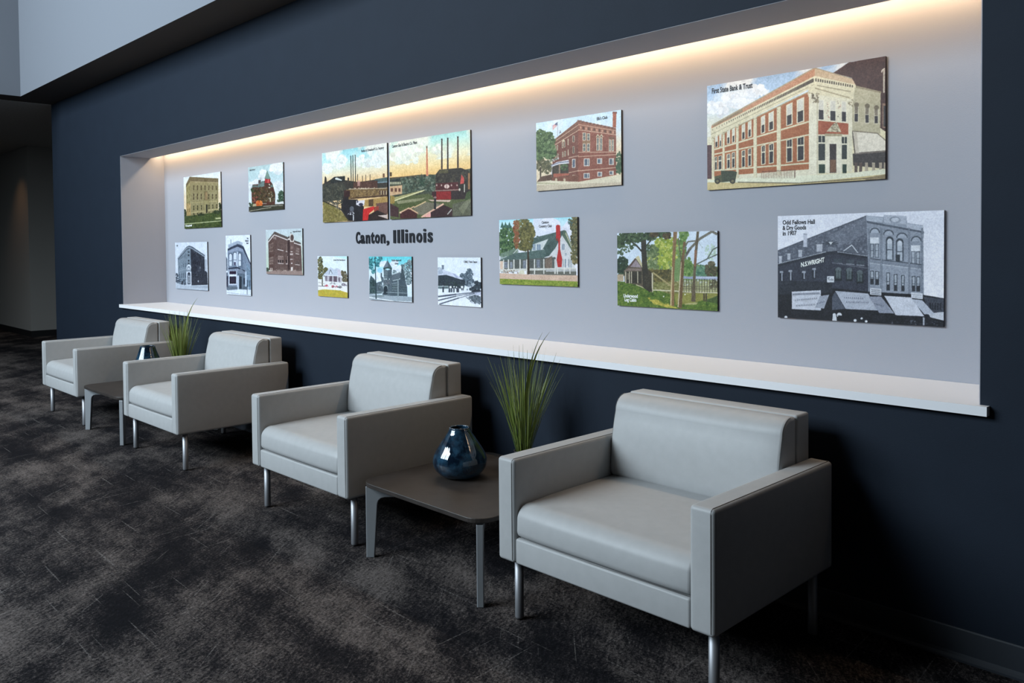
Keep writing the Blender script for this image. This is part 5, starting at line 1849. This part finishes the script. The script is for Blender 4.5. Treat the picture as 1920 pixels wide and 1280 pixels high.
P.poly([(470, 600), (540, 720), (548, 1090), (470, 1090)], (120, 142, 164), tex=9)
P.grid([(470, 630), (540, 720), (545, 860), (470, 860)], 3, 1, 0.4, 0.8, (170, 186, 204), (72, 88, 106))
P.grid([(472, 900), (546, 900), (548, 1060), (472, 1060)], 2, 1, 0.4, 0.8, (90, 104, 120), (58, 70, 84))
P.poly([(120, 1030), (300, 1040), (300, 1110), (130, 1120)], (100, 112, 126), tex=14)
P.poly([(395, 1040), (470, 1040), (480, 1120), (400, 1120)], (86, 98, 112), tex=12)
P.rect(90, 740, 122, 775, (206, 214, 226))
P.rect(92, 840, 125, 1040, (60, 62, 80))
P.poly([(95, 1110), (320, 1090), (550, 1100), (555, 1230), (95, 1185)], (206, 216, 230), tex=5)
P.line([(100, 1150), (400, 1185), (550, 1195)], 8, (110, 120, 138), 0.7)
P.rect(475, 1020, 484, 1190, (50, 58, 72))
P.rect(495, 1050, 504, 1110, (216, 222, 232))
panel(-7.096, -6.638, 0.984, 1.505, 'narrow upright black and white print of a two storey corner bank', P, 'print_narrow_bank', captions=[
    ('First', (474, 162), (504, 161), 32, 'ink'), ('National', (442, 205), (504, 204), 32, 'ink'), ('Bank', (468, 248), (506, 247), 32, 'ink')])

# ---- brown school
P = Pic([(90, 125), (930, 85), (955, 1175), (112, 1135)], 0.58, 0.364, 480, 12)
P.grad([(0, (186, 198, 206)), (0.5, (196, 206, 202)), (1, (190, 206, 190))], 100, 900)
P.poly([(150, 400), (290, 240), (270, 1060), (165, 1050)], (96, 74, 70), tex=9)
P.poly([(290, 240), (590, 360), (620, 350), (740, 360), (910, 480), (940, 1080), (270, 1070)], (100, 80, 76), tex=10)
P.poly([(150, 350), (290, 160), (600, 290), (640, 260), (640, 340), (590, 350), (290, 235), (145, 410)], (92, 82, 78), tex=8)
P.line([(140, 415), (280, 240), (320, 250), (590, 355)], 22, (212, 202, 200))
P.line([(735, 420), (905, 478)], 22, (212, 202, 200))
P.poly([(745, 360), (900, 420), (910, 460), (745, 405)], (88, 78, 74))
P.poly([(640, 340), (650, 240), (690, 205), (735, 260), (745, 400), (640, 400)], (206, 196, 190))
P.ell(698, 305, 40, 76, (92, 76, 74))
P.rect(600, 320, 650, 350, (212, 204, 200))
P.rect(662, 180, 680, 205, (90, 84, 76))
P.poly([(590, 370), (650, 350), (650, 1070), (600, 1070)], (70, 54, 54), tex=6)
P.poly([(650, 400), (745, 410), (745, 1070), (650, 1070)], (108, 86, 82), tex=9)
for x in (275, 312):
    P.rect(x, 275, x + 10, 340, (190, 176, 170))
P.grid([(175, 460), (268, 405), (268, 620), (178, 640)], 4, 1, 0.7, 1.0, (150, 130, 122), (90, 72, 68), 0.2)
P.grid([(175, 770), (268, 735), (268, 910), (178, 920)], 4, 1, 0.7, 1.0, (156, 136, 128), (92, 74, 70), 0.2)
P.grid([(365, 410), (500, 440), (500, 600), (365, 575)], 3, 1, 0.75, 1.0, (116, 96, 90), (92, 74, 70), 0.14)
P.line([(362, 572), (500, 605)], 16, (212, 202, 200))
P.rect(560, 450, 588, 620, (128, 108, 102))
P.line([(555, 618), (590, 628)], 14, (212, 202, 200))
P.grid([(370, 720), (505, 730), (505, 890), (370, 880)], 3, 1, 0.75, 1.0, (170, 150, 144), (120, 98, 92), 0.14)
for x in (390, 436, 484, 575):
    P.rect(x - 14, 815, x + 14, 885, (52, 42, 44))
P.rect(594, 730, 602, 900, (180, 160, 154))
P.line([(370, 890), (505, 905)], 13, (222, 210, 208))
P.line([(555, 908), (605, 912)], 13, (222, 210, 208))
for (xa, xb, ya, yb, c) in ((665, 715, 620, 640, (212, 200, 196)), (655, 722, 665, 705, (196, 180, 176)), (660, 720, 795, 812, (212, 200, 196)), (680, 710, 885, 910, (216, 206, 204)), (675, 720, 985, 1085, (216, 206, 202)), (670, 716, 500, 570, (134, 112, 106))):
    P.rect(xa, ya, xb, yb, c)
P.grid([(790, 530), (870, 560), (870, 690), (790, 675)], 3, 1, 0.7, 1.0, (166, 146, 140), (96, 78, 74), 0.16)
P.line([(785, 672), (870, 692)], 10, (206, 196, 192))
P.grid([(790, 830), (880, 850), (880, 930), (790, 920)], 3, 1, 0.7, 1.0, (150, 130, 124), (54, 44, 46), 0.12)
P.line([(765, 925), (885, 938)], 12, (212, 202, 200))
P.grid([(370, 1000), (520, 1000), (520, 1060), (370, 1060)], 4, 1, 0.55, 0.9, (170, 152, 144), (76, 62, 60), 0.14)
P.grid([(780, 1030), (880, 1040), (880, 1085), (780, 1080)], 3, 1, 0.55, 0.9, (150, 132, 126), (84, 70, 68), 0.14)
P.leaves([(135, 1040, 30, 50)], [(70, 84, 70), (56, 70, 58)], 50, 12)
for x in (205, 240):
    P.rect(x - 10, 1000, x + 12, 1070, (180, 164, 156))
P.poly([(110, 1080), (270, 1065), (940, 1080), (955, 1180), (112, 1140)], (150, 130, 124), tex=12)
P.scat([(270, 1040), (940, 1060), (940, 1090), (270, 1080)], 90, 10, [(150, 132, 122), (120, 100, 94), (176, 158, 150)])
panel(-6.359, -5.779, 1.177, 1.541, 'sepia brown print of a two storey brick school', P, 'print_brown_school', captions=[
    ('Ingersoll School', (718, 178), (900, 168), 34, 'ink')])

# ---- bandstand
P = Pic([(135, 128), (880, 128), (890, 1195), (145, 1160)], 0.401, 0.303, 650, 13)
P.a[:] = (216, 226, 236)
P.poly([(520, 130), (885, 130), (885, 200), (640, 160)], (190, 226, 228))
P.leaves([(200, 260, 60, 110), (210, 430, 70, 110), (250, 560, 90, 130), (340, 490, 50, 70), (200, 660, 50, 60)], [(96, 96, 62), (120, 116, 78), (76, 80, 58), (66, 72, 56), (150, 138, 92)], 130, 14)
P.leaves([(830, 620, 70, 110), (820, 730, 80, 60), (760, 560, 30, 60)], [(100, 92, 72), (84, 80, 62), (120, 110, 88)], 110, 13)
P.poly([(145, 740), (890, 790), (890, 1060), (145, 1000)], (222, 222, 222))
P.rect(240, 680, 268, 890, (92, 84, 72))
P.line([(150, 805), (310, 840)], 14, (150, 150, 146))
P.line([(150, 900), (320, 905)], 18, (104, 100, 104))
# building
P.poly([(310, 630), (740, 640), (740, 800), (310, 770)], (106, 92, 104), tex=12)
P.poly([(290, 600), (400, 480), (470, 410), (560, 470), (620, 430), (710, 470), (745, 660), (640, 640), (420, 630), (310, 640)], (186, 194, 210), tex=5)
P.poly([(425, 600), (465, 450), (515, 580)], (196, 204, 216))
P.line([(425, 595), (465, 470), (512, 580)], 12, (74, 80, 96))
P.poly([(640, 470), (710, 470), (745, 650), (650, 630)], (196, 190, 206))
P.line([(295, 605), (420, 630), (640, 635), (745, 660)], 16, (226, 228, 236))
for x in (315, 372, 410, 515, 632, 665, 705, 735):
    P.rect(x, 640, x + 17, 870, (226, 226, 234))
for (x, y) in ((350, 690), (460, 730), (580, 740), (690, 740)):
    P.rect(x - 20, y - 50, x + 20, y + 30, (86, 76, 92), 0.7)
P.poly([(310, 790), (745, 800), (745, 900), (320, 880)], (216, 218, 220))
P.scat([(420, 800), (620, 800), (620, 850), (420, 850)], 20, 9, [(130, 124, 130), (96, 92, 100)])
P.scat([(310, 870), (410, 870), (410, 915), (310, 915)], 22, 12, [(196, 90, 104), (170, 110, 116)])
P.scat([(490, 880), (640, 890), (640, 940), (490, 935)], 36, 12, [(190, 80, 94), (96, 70, 74), (206, 120, 130)])
P.scat([(640, 890), (750, 890), (750, 940), (640, 945)], 30, 11, [(72, 70, 78), (100, 96, 104)])
P.scat([(745, 820), (885, 850), (885, 900), (745, 870)], 36, 12, [(84, 76, 96), (120, 110, 126)])
P.poly([(145, 1010), (300, 985), (700, 1005), (890, 1060), (892, 1200), (145, 1165)], (182, 166, 62), tex=9)
P.scat([(145, 1015), (300, 990), (700, 1010), (890, 1065), (890, 1190), (145, 1160)], 200, 13, [(196, 170, 56), (170, 160, 66), (190, 150, 60), (160, 160, 70)])
panel(-5.558, -5.157, 1.022, 1.325, 'small colour print of a white bandstand on a yellow lawn', P, 'print_bandstand', captions=[
    ('Jones Park Bandstand', (545, 243), (838, 243), 36, 'ink')])

# ---- library with pointed tower
P = Pic([(115, 105), (1145, 108), (1160, 1225), (128, 1145)], 0.489, 0.302, 650, 14)
P.grad([(0, (96, 206, 218)), (0.3, (140, 214, 226)), (0.6, (206, 222, 234))], 100, 700)
P.leaves([(480, 290, 90, 60), (820, 400, 140, 70), (700, 300, 80, 50), (340, 600, 90, 90), (1090, 700, 60, 200), (740, 240, 60, 30)], [(222, 228, 238), (212, 222, 234)], 60, 28)
P.ell(380, 440, 60, 60, (130, 196, 232), 0.7)
P.leaves([(1040, 420, 110, 160), (1100, 260, 60, 70), (1080, 640, 70, 160)], [(96, 116, 122), (120, 138, 142), (80, 100, 108), (150, 166, 170)], 150, 15)
P.poly([(130, 680), (160, 560), (240, 640), (300, 740), (430, 700), (430, 1000), (130, 1010)], (74, 92, 98), tex=12)
st = (84, 98, 108)
P.poly([(400, 600), (470, 600), (470, 720), (300, 750), (300, 960), (480, 970)], (90, 104, 114), tex=10)
P.rect(402, 500, 430, 620, (70, 84, 94))
P.poly([(660, 560), (870, 480), (1000, 700), (1040, 850), (1050, 1080), (660, 1060)], (76, 90, 100), tex=11)
P.poly([(660, 540), (880, 470), (860, 620), (660, 680)], (96, 108, 118), tex=9)
P.line([(670, 545), (890, 470)], 22, (176, 188, 194))
P.poly([(900, 400), (940, 400), (990, 600), (1000, 720), (880, 640)], (66, 80, 88), tex=9)
P.rect(905, 320, 932, 440, (70, 84, 92))
P.leaves([(930, 320, 40, 30), (730, 470, 50, 40)], [(90, 110, 116), (110, 128, 134)], 20, 12)
P.line([(690, 690), (850, 655), (870, 640)], 18, (186, 198, 202))
P.line([(660, 760), (800, 745)], 14, (150, 164, 170))
P.poly([(805, 650), (835, 650), (840, 1080), (800, 1080)], (130, 144, 150))
P.grid([(670, 790), (800, 790), (800, 930), (670, 930)], 4, 1, 0.7, 1.0, (140, 154, 158), (50, 66, 72), 0.16)
P.grid([(860, 800), (1030, 830), (1030, 960), (860, 930)], 4, 1, 0.5, 1.0, (110, 124, 130), (52, 66, 74), 0.16)
# tower
P.poly([(470, 400), (570, 440), (670, 400), (665, 1060), (440, 1040), (480, 620)], st, tex=11)
P.poly([(470, 420), (570, 440), (570, 620), (480, 620)], (104, 118, 126), tex=10)
P.poly([(565, 190), (460, 380), (570, 360), (675, 390)], (110, 122, 136), tex=6)
P.poly([(565, 190), (570, 360), (675, 390)], (84, 100, 108), tex=6)
P.rect(561, 140, 568, 200, (96, 130, 140))
P.poly([(460, 382), (570, 360), (675, 392), (670, 420), (570, 390), (468, 415)], (44, 66, 62))
for x in (490, 530, 600):
    P.rect(x, 635, x + 20, 670, (196, 206, 212))
P.line([(470, 560), (570, 575), (665, 560)], 9, (60, 74, 84))
P.scat([(450, 680), (660, 680), (660, 800), (450, 800)], 60, 12, [(108, 118, 124), (70, 82, 92), (126, 120, 130)])
P.ell(520, 860, 58, 62, (150, 164, 168))
P.ell(520, 870, 44, 56, (40, 56, 66))
P.rect(476, 870, 564, 1020, (40, 54, 64))
P.line([(310, 965), (480, 970)], 14, (160, 174, 180))
P.line([(530, 970), (830, 985), (1040, 1000)], 14, (150, 164, 170))
P.poly([(340, 790), (400, 780), (400, 910), (340, 910)], (70, 84, 92), tex=14)
P.scat([(330, 770), (430, 770), (430, 900), (330, 900)], 24, 9, [(176, 188, 194), (96, 110, 118)])
P.leaves([(220, 930, 80, 70), (200, 760, 60, 80)], [(56, 78, 80), (74, 96, 96), (44, 64, 68)], 90, 13)
# tree in front and ground
P.poly([(125, 1010), (300, 1020), (850, 1080), (1160, 1090), (1165, 1235), (125, 1150)], (150, 162, 172), tex=7)
P.poly([(125, 1080), (300, 1110), (720, 1180), (700, 1195), (125, 1100)], (222, 228, 234))
P.poly([(180, 1060), (480, 1050), (480, 1075), (200, 1080)], (110, 126, 128), 0.8)
P.line([(780, 1195), (1160, 1210)], 14, (206, 214, 222))
P.poly([(255, 110), (275, 110), (285, 500), (300, 1000), (305, 1130), (275, 1130), (270, 700), (260, 400)], (40, 60, 68))
P.leaves([(190, 200, 70, 90), (330, 190, 90, 80), (180, 360, 50, 70), (320, 300, 50, 60), (230, 470, 50, 50), (400, 150, 40, 50), (140, 230, 30, 120)], [(40, 110, 120), (60, 132, 136), (34, 88, 98), (84, 150, 150)], 56, 11)
panel(-4.881, -4.392, 1.021, 1.323, 'turquoise tinted print of a stone library with pointed tower', P, 'print_library', captions=[
    ('Parlin-Ingersoll', (665, 218), (897, 216), 44, 'ink'), ('Library', (738, 294), (836, 294), 44, 'ink')])

# ---- train depot
P = Pic([(95, 88), (1030, 95), (1040, 1200), (105, 1135)], 0.407, 0.30, 650, 15)
P.a[:] = (220, 228, 240)
P.leaves([(780, 480, 80, 130), (640, 530, 70, 80), (780, 640, 110, 100)], [(84, 98, 112), (100, 114, 128), (70, 84, 98), (120, 134, 146)], 190, 15)
P.leaves([(950, 700, 70, 90), (900, 800, 110, 60), (1010, 720, 40, 70)], [(54, 66, 76), (70, 82, 92), (44, 54, 64)], 150, 14)
P.leaves([(130, 340, 40, 30), (870, 690, 40, 30)], [(160, 170, 184), (190, 200, 210)], 30, 12)
P.poly([(105, 490), (280, 470), (480, 540), (700, 600), (700, 640), (670, 780), (105, 780)], (50, 60, 70), tex=10)
P.scat([(110, 560), (690, 620), (660, 770), (110, 700)], 130, 12, [(60, 72, 80), (44, 52, 62), (76, 88, 96), (54, 74, 66)])
P.poly([(105, 400), (190, 350), (280, 390), (470, 450), (660, 575), (600, 580), (470, 535), (280, 478), (105, 490)], (196, 202, 220), tex=5)
P.poly([(105, 380), (190, 352), (215, 440), (105, 480)], (166, 176, 194), tex=6)
P.poly([(420, 450), (470, 450), (560, 545), (500, 540)], (150, 158, 190), 0.7)
P.rect(186, 265, 232, 355, (120, 130, 146))
P.rect(182, 262, 236, 282, (96, 106, 120))
P.poly([(105, 720), (330, 720), (330, 790), (105, 790)], (150, 164, 168), tex=10)
P.rect(110, 745, 320, 775, (84, 100, 106))
P.poly([(105, 790), (700, 800), (820, 830), (1040, 830), (1040, 1200), (105, 1140)], (220, 226, 238), tex=4)
for (x, h, c) in ((215, 150, (52, 60, 74)), (350, 100, (56, 64, 76)), (380, 110, (150, 160, 172)), (400, 100, (70, 78, 90)), (450, 100, (76, 84, 96)), (520, 110, (60, 66, 80)), (548, 100, (70, 76, 90)), (620, 80, (80, 90, 102)), (650, 70, (64, 74, 86)), (740, 60, (84, 92, 104))):
    P.rect(x - 16, 865 - h * 0.8, x + 16, 865 if x < 600 else 820, c)
    P.ell(x, 865 - h * 0.8 - 14, 13, 15, (90, 96, 106))
for (x, y, r) in ((375, 748, 26), (452, 742, 16), (505, 748, 16), (628, 748, 28), (748, 755, 14), (210, 725, 10)):
    P.ell(x, y, r, r * 0.9, (226, 230, 236))
P.poly([(820, 850), (900, 800), (1035, 820), (1035, 850), (860, 862)], (40, 48, 58))
# rails
for (a, b, c, w) in (((105, 960), (500, 910), (1030, 850), 34), ((105, 1045), (500, 950), (900, 880), 26), ((130, 1130), (560, 990), (960, 880), 26)):
    P.line([a, b], w, (84, 92, 108))
    P.line([b, c], w * 0.55, (90, 98, 114))
P.poly([(780, 960), (900, 920), (1035, 960), (1035, 1110), (860, 1080)], (84, 94, 104), 0.9, tex=12)
P.scat([(700, 980), (900, 920), (1035, 960), (1035, 1130), (850, 1100)], 120, 13, [(96, 108, 118), (70, 80, 90), (130, 142, 152)])
P.poly([(900, 880), (1035, 860), (1035, 940), (900, 920)], (170, 176, 200), 0.7)
panel(-4.120, -3.713, 1.019, 1.319, 'small black and white print of a train depot beside tracks', P, 'print_depot', captions=[
    ('CB&Q Train Depot', (665, 208), (960, 213), 44, 'ink')])

# ------------------------------------------------------------------ raised letters on the niche wall
LETTERS = [('C', 152, 242, 118, 352), ('a', 258, 350, 178, 350), ('n', 380, 470, 178, 348), ('t', 493, 568, 130, 348), ('o', 587, 686, 170, 347), ('n', 712, 808, 166, 343),
           (',', 838, 890, 290, 385), ('I', 985, 1032, 90, 338), ('l', 1070, 1115, 85, 337), ('l', 1150, 1197, 80, 334), ('i', 1230, 1280, 80, 331), ('n', 1315, 1418, 146, 329),
           ('o', 1454, 1562, 146, 330), ('i', 1590, 1640, 70, 326), ('s', 1674, 1762, 134, 324)]
LROOT = empty('wall_lettering', (-4.63, ND, 1.409))
tag(LROOT, 'raised black letters on the niche wall spelling the town and state name', 'sign')
lx0, lx1 = -5.067, -4.196
for (ch, xa, xb, ya, yb) in LETTERS:
    me = glyph_mesh(ch, 0.012 if ch in 'Ili,' else 0.024, 0.5)
    co = np.array([v.co for v in me.vertices])
    mn, mx = co.min(0), co.max(0)
    # the sign's own frame: 0.541 mm per unit along the wall, letter heights shrink with the view
    sx = (lx1 - lx0) / (1762.0 - 152.0)
    u = (xa - 152.0) / 1610.0
    slope = 352 + (326 - 352) * u            # baseline across the sign
    cap = 232 + (244 - 232) * u              # cap height across the sign
    a0, a1 = lx0 + (xa - 152) * sx, lx0 + (xb - 152) * sx
    b1, b0 = 1.4145 + (slope - ya) / cap * 0.0845, 1.4145 + (slope - yb) / cap * 0.0845
    for v in me.vertices:
        p, q, e = ((v.co.x - mn[0]) / (mx[0] - mn[0]), (v.co.y - mn[1]) / (mx[1] - mn[1]), (v.co.z - mn[2]) / max(mx[2] - mn[2], 1e-6))
        v.co = (a0 + (a1 - a0) * p + 4.63, -0.007 + 0.0065 * (1 - e) , b0 + (b1 - b0) * q - 1.409)
    me.name = 'letter'
    link('letter', me, M['letter'], LROOT)
